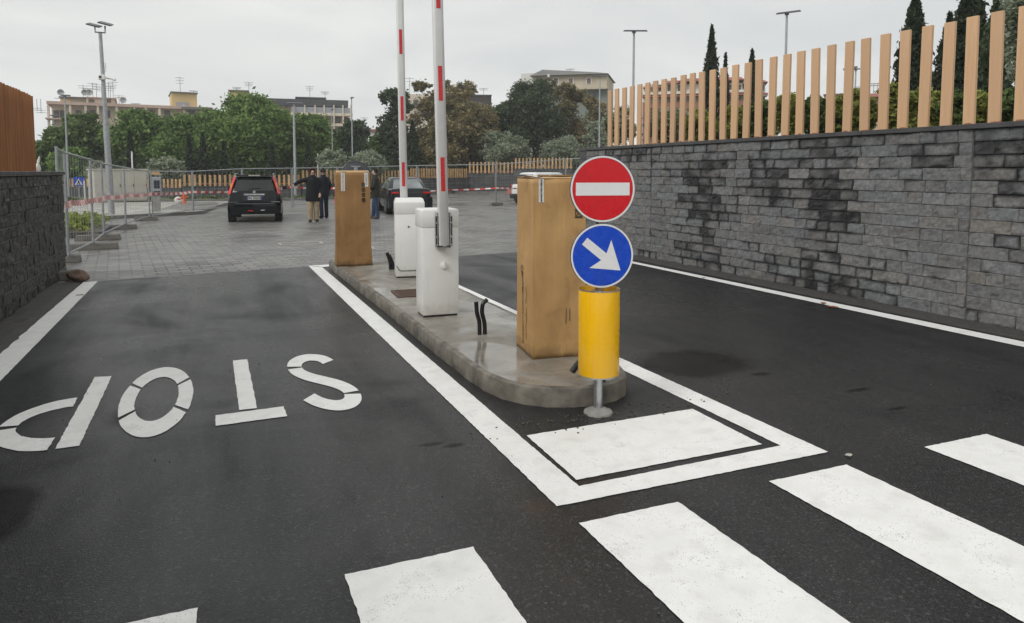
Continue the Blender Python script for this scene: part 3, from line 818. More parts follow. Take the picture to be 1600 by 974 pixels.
b1 = barrier('barrier_gate', 'front white barrier with its arm bracket facing us and striped arm raised', (2.135, 6.825, IZ), R(-3), .375, .31, 1.095, .19, 1)
lk = MB().lathe([(.038, 0), (.038, -.012), (.03, -.016), (.012, -.02)], (.035, -.001, .52), n=20, axis='Y').build('lock_rosette', MT['white_coat'], b1, smooth=True)
MB().box((.035, -.03, .535), (.014, .02, .075)).build('lock_lever', MT['arm_white'], lk, bevel=.004)
def arm(t, x, y, z0, L, lean, hinge, reds, bracket=True):
    a = bpy.data.objects.new('arm', None)
    rings = []
    n = 16
    for z in (z0, z0 + .006, z0 + L - .006, z0 + L):
        k = .88 if z in (z0, z0 + L) else 1
        rings.append([(math.cos(2 * math.pi * j / n) * .052 * k if abs(math.cos(2 * math.pi * j / n)) < .9 else math.copysign(.052 * k, math.cos(2 * math.pi * j / n)), max(-.036, min(.036, .046 * math.sin(2 * math.pi * j / n))) * k, z) for j in range(n)])
    ao = MB().loft(rings).build('arm', MT['arm_white'], t, smooth=True, fix=True)
    ao.location = (x, y, hinge); ao.rotation_euler = (R(.3), R(lean), 0)
    for v in ao.data.vertices: v.co.z -= hinge
    for (a0, a1) in reds:
        MB().box((0, -.0365, (a0 + a1) / 2 - hinge), (.042, .003, a1 - a0)).build('red_stripe', MT['sticker_red'], ao)
        MB().box((0, .0365, (a0 + a1) / 2 - hinge), (.042, .003, a1 - a0)).build('red_stripe', MT['sticker_red'], ao)
    return ao
reds = [(1.275 + .885 * k, 1.275 + .885 * k + .335) for k in range(5)]
ao = arm(b1, .01, -.075, .72, 4.8, -1.25, .9, reds)
br_ = MB(); 
for sx in (-1, 1):
    br_.box((.01 + sx * .066, -.05, .885), (.012, .085, .36)); 
br_.box((.01, -.02, .885), (.12, .022, .34))
br = br_.build('bracket', MT['steel'], b1, bevel=.003, seg=1)
for sx in (-1, 1):
    MB().box((.01 + sx * .079, -.094, .88), (.012, .004, .31)).build('side_slot', MT['seam'], br)
    for z in (.74, .82, .96, 1.03): MB().lathe([(.010, 0), (.010, -.010), (.004, -.012)], (.01 + sx * .073, -.092, z), n=8, axis='Y').build('bolt', MT['steel'], br)
MB().box((.01, -.1, .727), (.11, .02, .014)).build('end_stop', MT['seam'], br)

b2 = barrier('barrier_gate', 'rear white barrier partly hidden by the front one, keyhole on its front face', (2.54, 9.52, IZ), R(-11), .40, .36, 1.10, .22, 2)
MB().lathe([(.012, 0), (.012, -.006)], (-.02, -.002, .71), n=12, axis='Y').build('keyhole', MT['seam'], b2)
tr = MB()
tr.tube([(-.19, -.0035, .17), (-.15, -.0035, .105), (-.12, -.0035, .10), (.15, -.0035, .10)], .005, 6)
tr.build('base_seam', MT['seam'], b2)
MB().box((-.2015, .17, .60), (.004, .26, .0035)).build('panel_gap', MT['seam'], b2)
reds2 = [(1.26 + .925 * k, 1.26 + .925 * k + .34) for k in range(5)]
arm(b2, -.055, .40, .62, 4.9, -.6, .9, reds2)
mb = MB(); mb.box((.01, .372, .9), (.15, .02, .36)); mb.build('bracket', MT['steel'], b2, bevel=.003, seg=1)

# ---- tall cartons standing over the card machines
def carton(name, label, loc, rz, wx, dy, hh, mat, top_sc, bulge, seed, flare=(0, 0)):
    """open-bottomed tall box; local front = -y, left = -x; a face point function places tape and print on it"""
    t = thing(name, label, 'carton', loc, rz, group='cardboard cartons on the island')
    def face(side, u, v):
        k = 1 + (top_sc - 1) * v
        if side in 'fb':
            x = (u - .5) * wx * k; y = -dy / 2 * k if side == 'f' else dy / 2 * k; nrm = (0, -1 if side == 'f' else 1); a, b = u, v
        else:
            y = (.5 - u) * dy * k if side == 'l' else (u - .5) * dy * k; x = -wx / 2 * k if side == 'l' else wx / 2 * k; nrm = (-1 if side == 'l' else 1, 0); a, b = u, v
        w_ = math.sin(math.pi * u)
        d = -bulge * w_ * (1 - v) ** 2 * (.5 + .5 * math.sin(7 * v + seed)) + .016 * w_ * noise.noise(Vector((u * 2.5 + seed * 3, v * 5, ord(side)))) + .005 * w_ * noise.noise(Vector((u * 9, v * 22, ord(side) + seed)))
        if v < .22: d += (.22 - v) * flare[0] * (.6 + .8 * noise.noise(Vector((u * 3 + (side == 'l') * 9, 1, seed)))) 
        dent = math.exp(-(((u - .78) / .12) ** 2 + ((v - .33) / .05) ** 2)) * flare[1] if side == 'f' else 0
        d -= dent
        return Vector((x + nrm[0] * d, y + nrm[1] * d, v * hh)), Vector((nrm[0], nrm[1], 0))
    mb = MB(); nu, nv = 12, 36
    order = (('f', 0), ('r', 1), ('b', 2), ('l', 3))
    rings = []
    for j in range(nv + 1):
        v = j / nv; ring = []
        for side in 'frbl':
            for i in range(nu):
                u = i / nu
                uu = u if side in 'fr' else (1 - u if side == 'b' else u)
                if side == 'l': p = face('l', u, v)[0]
                elif side == 'r': p = face('r', u, v)[0]
                elif side == 'b': p = face('b', 1 - u, v)[0]
                else: p = face('f', u, v)[0]
                ring.append(tuple(p))
        rings.append(ring)
    mb.loft(rings, cap=False)
    sh = mb.build('carton_body', mat, t, smooth=True)
    md = sh.modifiers.new('thick', 'SOLIDIFY'); md.thickness = .006; md.offset = -1
    def on(side, u, v, lift=.003):
        p, n_ = face(side, u, v); return p + n_ * lift
    def strip(side, u0, u1, v0, v1, lift=.003, nu=2, nv=10, mat=None, name='tape_strip', parent=None):
        mb = MB(); vs = [on(side, u0 + (u1 - u0) * i / nu, v0 + (v1 - v0) * j / nv, lift) for j in range(nv + 1) for i in range(nu + 1)]
        mb.add(vs, [(j * (nu + 1) + i, j * (nu + 1) + i + 1, (j + 1) * (nu + 1) + i + 1, (j + 1) * (nu + 1) + i) for j in range(nv) for i in range(nu)])
        return mb.build(name, mat or MT['tape'], parent or t)
    def flap(pts, name='flap', m=None):
        a, b, c, d = [Vector(p) for p in pts]; nrm = (b - a).cross(d - a).normalized() * .005
        n = 8; vs = []
        for k in (0, 1):
            for i in range(n + 1):
                for j in range(n + 1):
                    u, v = i / n, j / n
                    p = a * (1 - u) * (1 - v) + b * u * (1 - v) + c * u * v + d * (1 - u) * v
                    p = p + Vector((0, 0, .012 * noise.noise(Vector((u * 3, v * 3, seed))) * math.sin(math.pi * v))) + nrm * k
                    vs.append(p)
        o = (n + 1) ** 2
        fs = []
        for i in range(n):
            for j in range(n):
                q_ = (i * (n + 1) + j, (i + 1) * (n + 1) + j, (i + 1) * (n + 1) + j + 1, i * (n + 1) + j + 1)
                fs.append(q_[::-1]); fs.append(tuple(x + o for x in q_))
        for i in range(n):
            for (p, q2) in (((i * (n + 1)), ((i + 1) * (n + 1))), ((i + 1) * (n + 1) + n, i * (n + 1) + n), (n * (n + 1) + i, n * (n + 1) + i + 1), (i + 1, i)):
                fs.append((p, q2, q2 + o, p + o))
        return MB().add(vs, fs).build(name, m or mat, t)
    def letters(side, body, size, u, v, updir, mat, bold=0.0, name='printed_lettering', parent=None, lift=.0045, spacing=1.0):
        p, n_ = face(side, u, v)
        up = Vector(updir); m = frame(p + n_ * lift, Vector((0, 0, 1)) if updir == 'up' else up, None or n_.cross(Vector((0, 0, 1))) if False else n_.cross(up))
        o = lettering(body, size, mat, parent or t, m, name=name, bold=bold, spacing=spacing)
        W_ = {'f': wx, 'b': wx, 'l': dy, 'r': dy}[side]
        inv = m.inverted()
        # follow the sheet: move every point by the sheet's own unevenness there
        for vt in o.data.vertices:
            q_ = vt.co; vv = max(0, min(1, q_.z / hh)); k = 1 + (top_sc - 1) * vv
            uu = (q_.x / (wx * k) + .5) if side == 'f' else (.5 - q_.y / (dy * k))
            f_, nn = face(side, max(0, min(1, uu)), vv)
            if side == 'f': vt.co.y = f_.y - lift
            else: vt.co.x = f_.x - lift
        return o
    return t, on, strip, flap, letters

H2 = 1.412
c2, on2, strip2, flap2, let2 = carton('carton', 'nearer tan carton behind the no entry sign, printed sideways with black letters', (2.545, 5.16, IZ), R(-8), .44, .46, H2, MT['card'], .985, .008, 2, flare=(.02, .012))
flap2([(-.215, -.226, H2 + .002), (.215, -.226, H2 + .002), (.21, .0, H2 + .012), (-.19, .0, H2 + .009)])
flap2([(.215, .226, H2 + .006), (-.215, .226, H2 + .006), (-.21, -.01, H2 + .018), (.205, -.03, H2 + .026)])
flap2([(-.216, .22, H2 + .003), (-.216, -.22, H2 + .003), (-.13, -.19, H2 + .013), (-.13, .2, H2 + .016)], m=MT['ink_soft'])
ts = strip2('f', .10, .20, .872, 1.0, lift=.0035)
let2('f', 'SCHEIDT&BACHMANN', .017, .15, .936, (0, 0, -1), MT['ink'], bold=.0006, parent=ts, lift=.006)
mb = MB(); mb.add([(-.17, -.226, H2 + .010), (-.125, -.226, H2 + .010), (-.125, .16, H2 + .03), (-.17, .16, H2 + .03)], [(0, 1, 2, 3)])
mb.build('tape_strip', MT['tape'], c2)
let2('l', 'SCHEIDT&BACHMANN', .058, .42, .26, (0, 0, 1), MT['ink'], bold=.0008)
let2('l', 'M\u00f6nchengladbach \u00b7 Germany', .036, .66, .24, (0, 0, 1), MT['ink_soft'])
# emblem: nested leaf-shaped arches above the name
def strokes(side_on, lines, wd, name, mat, parent, onfun, side, lift=.0045):
    mb = MB()
    for ln in lines:
        for (u0, v0), (u1, v1) in zip(ln[:-1], ln[1:]):
            a, b = onfun(side, u0, v0, lift), onfun(side, u1, v1, lift); d = (b - a); 
            if d.length < 1e-6: continue
            n_ = Vector((0, -1, 0)) if side == 'f' else Vector((-1, 0, 0)); s_ = d.normalized().cross(n_) * wd / 2
            mb.add([a - s_, a + s_, b + s_, b - s_], [(0, 1, 2, 3)])
    return mb.build(name, mat, parent)
em = [[(.42 + r_ * 3.2 * math.cos(R(a)), .475 + r_ * .75 * math.sin(R(a))) for a in range(20, 341, 20)] for r_ in (.012, .024, .036)]
strokes(None, em, .004, 'printed_emblem', MT['ink'], c2, on2, 'l')
ic = [[(.80, .79), (.92, .79), (.92, .825), (.80, .825), (.80, .79)], [(.80, .79), (.92, .825)], [(.92, .79), (.80, .825)], [(.78, .83), (.94, .83)], [(.78, .785), (.94, .785)], [(.86, .84), (.86, .875)]]
strokes(None, ic, .006, 'printed_symbol', MT['ink'], c2, on2, 'f')
oc = [[(.93 + .075 * math.cos(R(a)), .515 + .030 * math.sin(R(a))) for a in range(0, 361, 20)]]
strokes(None, oc, .005, 'printed_ring', MT['orange_print'], c2, on2, 'f')
strokes(None, [[(.63, .19), (.63, .28)], [(.70, .205), (.70, .275)]], .006, 'faded_print', MT['ink_soft'], c2, on2, 'f')

H1 = 1.45
c1, on1, strip1, flap1, let1 = carton('carton', 'farther brown carton, damp and darker, two white tapes hanging from its top', (2.085, 11.30, IZ), R(-7), .54, .44, H1, MT['card_wet'], .955, .012, 5, flare=(.11, .0))
flap1([(-.255, -.208, H1 + .001), (.255, -.208, H1 + .001), (.25, .0, H1 + .03), (-.25, .0, H1 + .028)], m=MT['card'])
flap1([(.255, .208, H1 + .001), (-.255, .208, H1 + .001), (-.25, .0, H1 + .022), (.25, .0, H1 + .03)], m=MT['card'])
ta = strip1('f', .15, .265, .805, 1.0, lift=.004); tb = strip1('f', .835, .95, .85, 1.0, lift=.004)
let1('f', 'SCHEIDT&BACHMANN', .026, .208, .90, (0, 0, -1), MT['ink_soft'], parent=ta, lift=.0065)
let1('f', 'SCHEIDT&', .034, .893, .925, (0, 0, -1), MT['ink_soft'], parent=tb, lift=.0065)
for u_ in (.175, .86):
    mb = MB(); x = (u_ - .46) * .52
    mb.add([(x - .02, -.2, H1 + .02), (x + .04, -.2, H1 + .02), (x + .04, .12, H1 + .034), (x - .02, .12, H1 + .034)], [(0, 1, 2, 3)]); mb.build('tape_strip', MT['tape'], c1)
sy = []
for k, v0 in enumerate((.69, .745, .80, .855)):
    h_ = .036
    sy.append([(.76, v0), (.84, v0), (.84, v0 + h_), (.76, v0 + h_), (.76, v0)])
    if k == 0: sy += [[(.765, v0 + d_), (.835, v0 + d_)] for d_ in (.008, .016, .024, .03)]
    if k == 1: sy += [[(.80, v0), (.80, v0 + h_)], [(.77, v0 + .02), (.80, v0 + .034), (.83, v0 + .02)]]
    if k == 2: sy += [[(.78, v0 + .004), (.82, v0 + .004)], [(.80, v0 + .004), (.80, v0 + .02)], [(.78, v0 + .032), (.79, v0 + .02), (.81, v0 + .02), (.82, v0 + .032)]]
    if k == 3: sy += [[(.78, v0 + .005), (.78, v0 + .03)], [(.82, v0 + .005), (.82, v0 + .03)]]
strokes(None, sy, .010, 'printed_symbol', MT['ink'], c1, on1, 'f', lift=.005)
for k, v0 in enumerate((.66, .73, .80)):
    st = strip1('l', .38, .72, v0, v0 + .055, lift=.004, mat=MT['ink_red'], name='red_label')

# ---- black conduits sticking out of the concrete, drain grate
def conduit(label, loc, tubes, rad=.03):
    t = thing('cable_conduit', label, 'conduit', loc)
    for pts in tubes:
        mb = MB(); n = 26
        P = [Vector(p) for p in pts]; fine = []
        for a, b in zip(P[:-1], P[1:]):
            fine += [a.lerp(b, k / 8) for k in range(8)]
        fine.append(P[-1])
        # soften corners
        for _ in range(6): fine = [fine[0]] + [(fine[i - 1] + fine[i] * 2 + fine[i + 1]) / 4 for i in range(1, len(fine) - 1)] + [fine[-1]]
        mb.tube(fine, rad, 10, cap=True)
        mb.build('pipe', MT['rubber'], t, smooth=True)
    return t
conduit('pair of black conduits, one hooked, beside the front barrier', (2.215, 5.93, IZ), ([(0, 0, -.02), (.0, 0, .12), (-.03, -.01, .2), (-.035, -.01, .305)], [(.052, .0, -.02), (.05, 0, .1), (.022, 0, .2), (.03, 0, .28), (.075, 0, .315)]), .019)
conduit('short black conduit stub left of the rear barrier', (2.46, 10.45, IZ), ([(0.02, 0, -.02), (.02, 0, .1), (-.03, 0, .26)], [(.06, 0, -.02), (.06, 0, .08), (.0, 0, .22)]), .026)
conduit('bent black conduit beside the yellow cylinder', (2.46, 4.42, IZ), ([(.12, .02, -.02), (.10, .01, .09), (.02, 0, .12), (-.06, -.01, .10), (-.115, -.02, .045)],), .022)
conduit('ribbed black conduit stub behind the sign post', (2.50, 4.26, IZ), ([(0, 0, -.02), (0, 0, .10), (.01, 0, .24)],), .035)
t = thing('drain_grate', 'rusty drain grate set in the island beside the front barrier', 'grate', (2.19, 8.28, IZ + .003), R(-4))
mb = MB()
for k in range(11): mb.box((-.14 + .028 * k, 0, .004), (.014, .42, .009))
mb.build('bars', MT['rust'], t)
mb = MB()
for sx, sy, dx, dy_ in ((-.165, 0, .03, .5), (.165, 0, .03, .5), (0, -.232, .30, .035), (0, .232, .30, .035)): mb.box((sx, sy, .0045), (dx, dy_, .011))
mb.build('frame', MT['rust'], t); MB().box((0, 0, -.001), (.3, .43, .003)).build('pit', MT['seam'], t)

# ---- litter
rnd = random.Random(77)
def leaf(x, y, s_, m, label, name='fallen_leaf', cat='leaf', z=.008):
    a = rnd.uniform(0, 6.28); mb = MB(); n = 7
    pts = [(math.cos(2 * math.pi * k / n) * s_ * (1 if k % 2 else .7), math.sin(2 * math.pi * k / n) * s_ * .55, rnd.uniform(0, .008)) for k in range(n)]
    mb.add([(0, 0, .006)] + pts, [(0, 1 + k, 1 + (k + 1) % n) for k in range(n)])
    o = mb.build(name, MT[m]); o.location = (x, y, z); o.rotation_euler = (0, 0, a)
    return tag(o, label, cat)
leaf(6.72, 6.12, .09, 'leaf_litter', 'largest reddish brown leaf lying on the right edge line')
leaf(6.81, 6.34, .06, 'leaf_litter', 'small reddish brown leaf beside the largest one at the right wall')
leaf(-1.57, 10.55, .06, 'leaf_litter', 'dark leaf stuck on the far end of the left edge line', z=.006)
leaf(6.8, 8.6, .05, 'pale_bit', 'pale scrap by the grey wall foot', 'litter', 'litter')
leaf(3.27, 2.83, .028, 'pale_bit', 'pale chip of paint at the right corner of the painted triangle', 'paint_chip', 'litter')
V = []; Fq = []
mb = MB()
for k in range(170):
    x, y = rnd.uniform(-1.4, 6.6), rnd.uniform(1.3, 9.5) 
    if 1.4 < x < 3.3 and y > 2.7: continue
    r_ = rnd.uniform(.002, .0055)
    mb.lathe([(r_ * .7, 0), (r_, r_ * .5), (r_ * .3, r_ * 1.1)], (x, y, .001), n=5)
for k in range(160):
    x, y = rnd.gauss(2.35, .42), rnd.gauss(3.96, .09)
    r_ = rnd.uniform(.003, .009); mb.lathe([(r_ * .7, 0), (r_, r_ * .5), (r_ * .3, r_ * 1.1)], (x, y, .001), n=5)
tag(mb.build('grit', MT['soil']), kind='stuff')
t = thing('rock', 'brown rock lying at the end of the near-black wall', 'rock', (-1.78, 11.93, 0))
bm = bmesh.new(); bmesh.ops.create_icosphere(bm, subdivisions=3, radius=.125)
for v in bm.verts:
    k = 1 + .35 * noise.noise(v.co * 9) + .12 * noise.noise(v.co * 25); v.co = Vector((v.co.x * k * 1.15, v.co.y * k, v.co.z * k * .72)); v.co.z += .085
me = bpy.data.meshes.new('rock_body'); bm.to_mesh(me); bm.free(); me.materials.append(MT['rock']); o = link(bpy.data.objects.new('rock_body', me)); o.parent = t

# ================================================================== THE CAR PARK BEYOND
# ---- mesh fence panels, their concrete feet
def fence_panel(A, B, hA, hB, label, group='temporary mesh fence panels', wires=True):
    A = Vector((A[0], A[1], 0)); B = Vector((B[0], B[1], 0)); d = B - A; L = d.length; rz = math.atan2(d.y, d.x)
    t = thing('mesh_fence', label, 'fence panel', A, rz, group=group)
    def h(x): return hA + (hB - hA) * x / L
    for x in (.03, L - .03): MB().tube([(x, 0, .03), (x, 0, h(x) + .03)], .021, 8).build('post', MT['galv'], t, smooth=True)
    MB().tube([(.03, 0, h(.03)), (L - .03, 0, h(L - .03))], .019, 8).build('top_rail', MT['galv'], t, smooth=True)
    MB().tube([(.03, 0, .16), (L - .03, 0, .16)], .019, 8).build('bottom_rail', MT['galv'], t, smooth=True)
    if wires:
        mb = MB(); n = int(L / .22)
        for k in range(1, n): x = L * k / n; mb.box((x, 0, (.16 + h(x)) / 2), (.004, .004, h(x) - .16))
        for z in (.45, .75, 1.05, 1.35):
            mb.tube([(.04, .004, z * hA / 1.9), (L - .04, .004, z * hB / 1.9)], .002, 4, cap=False)
        mb.build('wire_mesh', MT['galv'], t)
    return t
def foot(x, y, rz, label, L=.62):
    t = thing('concrete_block', label, 'concrete block', (x, y, 0), rz, group='concrete feet under the mesh fence')
    MB().box((0, 0, .065), (L, .22, .13), taper=.94).build('block', MT['foot_block'], t, bevel=.012)
    return t
FP = [(-2.16, 12.95, 1.96), (-2.30, 14.5, 1.93), (-2.2, 16.7, 1.84), (-2.28, 18.95, 1.79), (-2.14, 22.3, 1.71), (-1.78, 25.85, 1.60)]
ordn = ['first mesh fence panel, touching the near-black wall', 'second mesh fence panel from the near-black wall', 'third mesh fence panel from the near-black wall', 'fourth mesh fence panel from the near-black wall, before the pale cabinet', 'mesh fence panel ending at the corner by the ticket machine']
for k in range(5):
    a, b = FP[k], FP[k + 1]; fence_panel(a, b, a[2], b[2], ordn[k])
fl = ['concrete fence foot nearest the near-black wall', 'long concrete fence foot second from the near-black wall', 'concrete fence foot before the low hedge', 'concrete fence foot under the pale cabinet', 'concrete fence foot at the corner by the ticket machine']
for k, (p, L) in enumerate(zip(FP[1:], (.62, 1.15, .95, .8, .7))): foot(p[0] - .12, p[1] + .02, R(4), fl[k], L)
foot(-2.0, 12.2, R(20), 'small concrete block touching the brown rock', .34)
def fpt(px, py, D): p = at(px, D); return (p.x, p.y, zat(px, py, D))
BP = [(-1.72, 25.95, 1.60), fpt(300, 268, 29.4), fpt(378, 264, 31.6), fpt(456, 263, 32.4), fpt(527, 262, 32.8), fpt(652, 259, 33.3), fpt(775, 257, 33.4), fpt(884, 249, 41), fpt(930, 246, 40)]
bl = ['mesh fence panel across the back, starting at the ticket machine', 'mesh fence panel across the back, left of the black car', 'mesh fence panel across the back, above the black car roof', 'mesh fence panel across the back, behind the pointing man', 'mesh fence panel across the back, behind the dark domed container', 'mesh fence panel across the back, behind the dark sedan', 'mesh fence panel across the back, ending behind the white car', 'mesh fence panel across the back, running behind the no entry sign']
for k in range(8): fence_panel(BP[k], BP[k + 1], BP[k][2], BP[k + 1][2], bl[k])
foot(BP[6][0], BP[6][1], R(15), 'concrete fence foot standing free right of the dark sedan', .7)

def tape(label, pts, wd=.075, seg=.14):
    P = [Vector(p) for p in pts]; mb = MB(); k = 0; carry = []
    line = []
    for a, b in zip(P[:-1], P[1:]):
        n = max(1, int((b - a).length / seg)); sag = .02 * (b - a).length * .5
        line += [a.lerp(b, i / n) - Vector((0, 0, sag * 4 * (i / n) * (1 - i / n))) for i in range(n)]
    line.append(P[-1])
    for i, (a, b) in enumerate(zip(line[:-1], line[1:])):
        tw = .5 * math.sin(i * .35); tw2 = .5 * math.sin((i + 1) * .35)
        d = (b - a).normalized(); s_ = d.cross(Vector((0, 0, 1))).normalized()
        u1 = Vector((0, 0, math.cos(tw))) + s_ * math.sin(tw); u2 = Vector((0, 0, math.cos(tw2))) + s_ * math.sin(tw2)
        mb.add([a - u1 * wd / 2, b - u2 * wd / 2, b + u2 * wd / 2 , a + u1 * wd / 2], [(0, 1, 2, 3)], i % 2)
    o = mb.build('barrier_tape', [MT['tape_red'], MT['tape_white']])
    md = o.modifiers.new('thick', 'SOLIDIFY'); md.thickness = .002
    return tag(o, label, 'barrier tape')
tape('red and white tape strung along the left mesh fence', [(-2.05, 12.9, 1.07), (-2.22, 14.5, 1.05), (-2.13, 16.7, 1.02), (-2.2, 18.95, 1.0), (-2.06, 22.3, .95), (-1.70, 25.85, .87)], .11, .08)
z_ = lambda px, py, D: tuple(at(px, D)[:2]) + (zat(px, py, D),)
tape('red and white tape across the back from ticket machine to black car', [(-1.70, 25.9, .87), z_(300, 300, 29.3), z_(378, 299, 31.4)], .09, .2)
tape('red and white tape sagging behind the pointing man', [z_(430, 296, 32.1), z_(456, 292, 32.2), z_(490, 295, 32.5), z_(527, 294, 32.6)], .09, .2)
tape('red and white tape right of the dark sedan', [z_(660, 300, 33.1), z_(690, 297, 33.1), z_(775, 294, 33.2), z_(884, 290, 40.5)], .07, .25)

# ---- street lamps and poles
def pole(mb, h, r0, r1, n=10, z0=0.0): mb.tube([(0, 0, z0), (0, 0, h)], [r0, r1], n)
p = at(172, 28.35); hL = zat(160, 52, 28.35)
t = thing('street_lamp', 'tall grey lamp post with two tilted solar panels and a camera, left', 'street lamp', p)
mb = MB(); mb.tube([(0, 0, -.02), (0, 0, hL * .52), (0, 0, hL * .525)], [.105, .098, .098], 12); mb.tube([(0, 0, hL * .525), (0, 0, hL)], [.072, .055], 12); po = mb.build('post', MT['galv'], t, smooth=True)
po.rotation_euler = (0, R(-1.2), 0)
bx_ = -hL * math.sin(R(1.2))
mb = MB(); mb.tube([(bx_ - .15, 0, hL + .2), (bx_ - .15, 0, hL + .02), (bx_ + .15, 0, hL + .02), (bx_ + .15, 0, hL + .25)], .03, 6); mb.build('bracket', MT['galv'], t)
for sx, zz in ((-.17, .25), (.17, .33)):
    q_ = MB().box((0, 0, 0), (.4, .62, .045)).build('solar_panel', MT['dark_lamp'], t, bevel=.01); q_.location = (bx_ + sx, 0, hL + zz); q_.rotation_euler = (R(14), R(12), 0)
zc = zat(165, 122, 28.35); xo = -zc * math.sin(R(1.2))
cmr = MB().box((xo - .02, -.12, zc), (.2, .22, .17)).build('camera', MT['white_coat'], t, bevel=.02)
MB().box((xo - .06, -.235, zc), (.07, .02, .07)).build('lens', MT['seam'], cmr)
MB().tube([(xo + .06, 0, zc), (xo + .22, -.02, zc - .01), (xo + .38, -.05, zc - .06)], [.03, .035, .05], 8).build('floodlight', MT['white_coat'], t)
MB().box((xo + .09, 0, zat(165, 105, 28.35)), (.03, .06, .3)).build('aerial', MT['white_coat'], t)

def t_lamp(px, py, D, label, head=.85, tilt=4, z0=-.03, double=False, r=.06):
    h = zat(px, py, D); p = at(px, D)
    t = thing('street_lamp', label, 'street lamp', (p.x, p.y, 0), -math.atan2(p.x, p.y), group=None)
    MB().tube([(0, 0, z0), (0, 0, h * .55), (0, 0, h)], [r, r * .85, r * .62], 10).build('post', MT['pole_grey'], t, smooth=True)
    q_ = MB().box((.05, 0, .06), (head, .36, .055), taper=.9).build('lamp_head', MT['dark_lamp'], t, bevel=.012); q_.location = (0, 0, h); q_.rotation_euler = (R(10), R(tilt), 0)
    MB().box((0, 0, h + .01), (.14, .1, .06)).build('lamp_mount', MT['pole_grey'], t)
    if double:
        q2 = MB().box((-.25, .1, .14), (head * .7, .4, .05)).build('solar_panel', MT['dark_lamp'], t, bevel=.012); q2.location = (0, 0, h); q2.rotation_euler = (R(16), R(-8), 0)
    return t
t_lamp(988, 51, 27, 'slim lamp post with flat head near the far end of the timber slats', .9, 2)
t_lamp(1223, 23, 26, 'tallest slim lamp post with flat head, middle of the timber slats', .8, -3)
t_lamp(1332, 110, 42, 'small far lamp post with double head seen between timber slats', 1.0, 3, double=True)
t_lamp(936, 120, 46, 'pale lamp post in front of the beige apartment block', 1.1, 2)
t_lamp(106, 151, 47, 'thin lamp post standing behind the first mesh fence panels', .5, 0)
t_lamp(87, 182, 60, 'thinnest far lamp post at the left beside the slats', .5, 0, r=.05)
t_lamp(461, 163, 43.5, 'lamp post rising behind the pointing man in front of green trees', .9, 0, r=.09)
t_lamp(551, 154, 50, 'tall thin post above the dark domed container', .25, 0, r=.055)
t_lamp(520, 172, 54, 'thin post left of the tall one, before the pink building', .2, 0, r=.05)
t_lamp(873, 172, 60, 'thin pale post standing before the dark pine', .3, 0, r=.06)
def stake(px, py, D, label):
    p = at(px, D); h = zat(px, py, D); t = thing('pole', label, 'pole', p)
    MB().tube([(0, 0, 0), (0, 0, h)], .04, 8).build('shaft', MT['sign_white'], t, smooth=True); MB().lathe([(.05, 0), (.05, .03), (.02, .05)], (0, 0, h), n=8).build('cap', MT['pole_grey'], t)
stake(497, 241, 46.5, 'short white pole right of the pointing man')
stake(207, 238, 42, 'short white pole beside the pale cabinet')
stake(131, 283, 44, 'stubby white pole right of the blue sign')

# ---- blue pedestrian sign
p = at(122, 45.5); t = thing('pedestrian_sign', 'small blue square pedestrian sign far left behind the fence', 'road sign', p, R(8))
zc = zat(122, 284, 45.5)
MB().tube([(0, .03, 0), (0, .03, zc + .2)], .03, 8).build('post', MT['galv'], t)
MB().box((0, 0, zc), (.5, .02, .5)).build('panel', MT['sign_blue'], t, bevel=.004)
plate_poly([(-.19, zc - .17), (.19, zc - .17), (0, zc + .17)], -.013).build('white_triangle', MT['sign_white'], t, fix=True)
mb = plate_poly([(-.03, zc + .07), (.03, zc + .07), (.05, zc - .04), (.09, zc - .17), (.04, zc - .17), (0, zc - .07), (-.05, zc - .17), (-.09, zc - .17), (-.04, zc - .04)], -.017); mb.build('walking_figure', MT['seam'], t, fix=True)

# ---- ticket machine, pale cabinet, hydrant, domed container, low hedge
p = at(243, 29.6); t = thing('ticket_machine', 'grey ticket machine on a concrete pillar at the fence corner', 'ticket machine', (p.x, p.y, .1), R(4))
MB().box((0, 0, .32), (.27, .22, .64)).build('pillar', MT['footing'], t, bevel=.01)
hd = MB().box((0, 0, .95), (.36, .3, .68)).build('housing', MT['machine'], t, bevel=.03)
MB().box((.02, -.151, 1.02), (.2, .01, .3)).build('screen', MT['screen'], hd); MB().box((.02, -.151, .75), (.22, .012, .05)).build('slot', MT['seam'], hd)
MB().tube([(0, .05, 1.28), (0, .05, 1.4)], .015, 6).build('stem', MT['galv'], t); MB().box((0, .03, 1.44), (.28, .02, .13)).build('notice', MT['b_orange'], t)
c0, c1_ = at(146, 39.2), at(229, 39.8); d = c1_ - c0; L = d.length
t = thing('utility_cabinet', 'large pale beige electrical cabinet behind the mesh fence', 'cabinet', ((c0 + c1_) / 2).to_tuple()[:2] + (.118,), math.atan2(d.y, d.x))
MB().box((0, .55, .78), (L, 1.1, 1.52)).build('housing', MT['beige_box'], t, bevel=.02)
MB().box((0, .55, 1.57), (L + .12, 1.2, .07)).build('roof', MT['beige_box'], t, bevel=.015)
MB().box((0, .55, .02), (L - .1, 1.0, .04)).build('plinth', MT['foot_block'], t)
for k in range(4):
    dr = MB().box((-L / 2 + L * (k + .5) / 4, -.012, .78), (L / 4 - .03, .02, 1.4)).build('door', MT['beige_box'], t, bevel=.006)
    MB().box((-L / 2 + L * (k + .5) / 4 + .25, -.03, .8), (.03, .02, .14)).build('handle', MT['seam'], dr)
    for z in (.35, .40, .45): MB().box((-L / 2 + L * (k + .5) / 4, -.024, z), (.4, .006, .018)).build('louvre', MT['machine'], dr)
p = at(287, 36.3); t = thing('hydrant', 'orange hydrant standing on the kerbside pavers', 'hydrant', (p.x, p.y, .12))
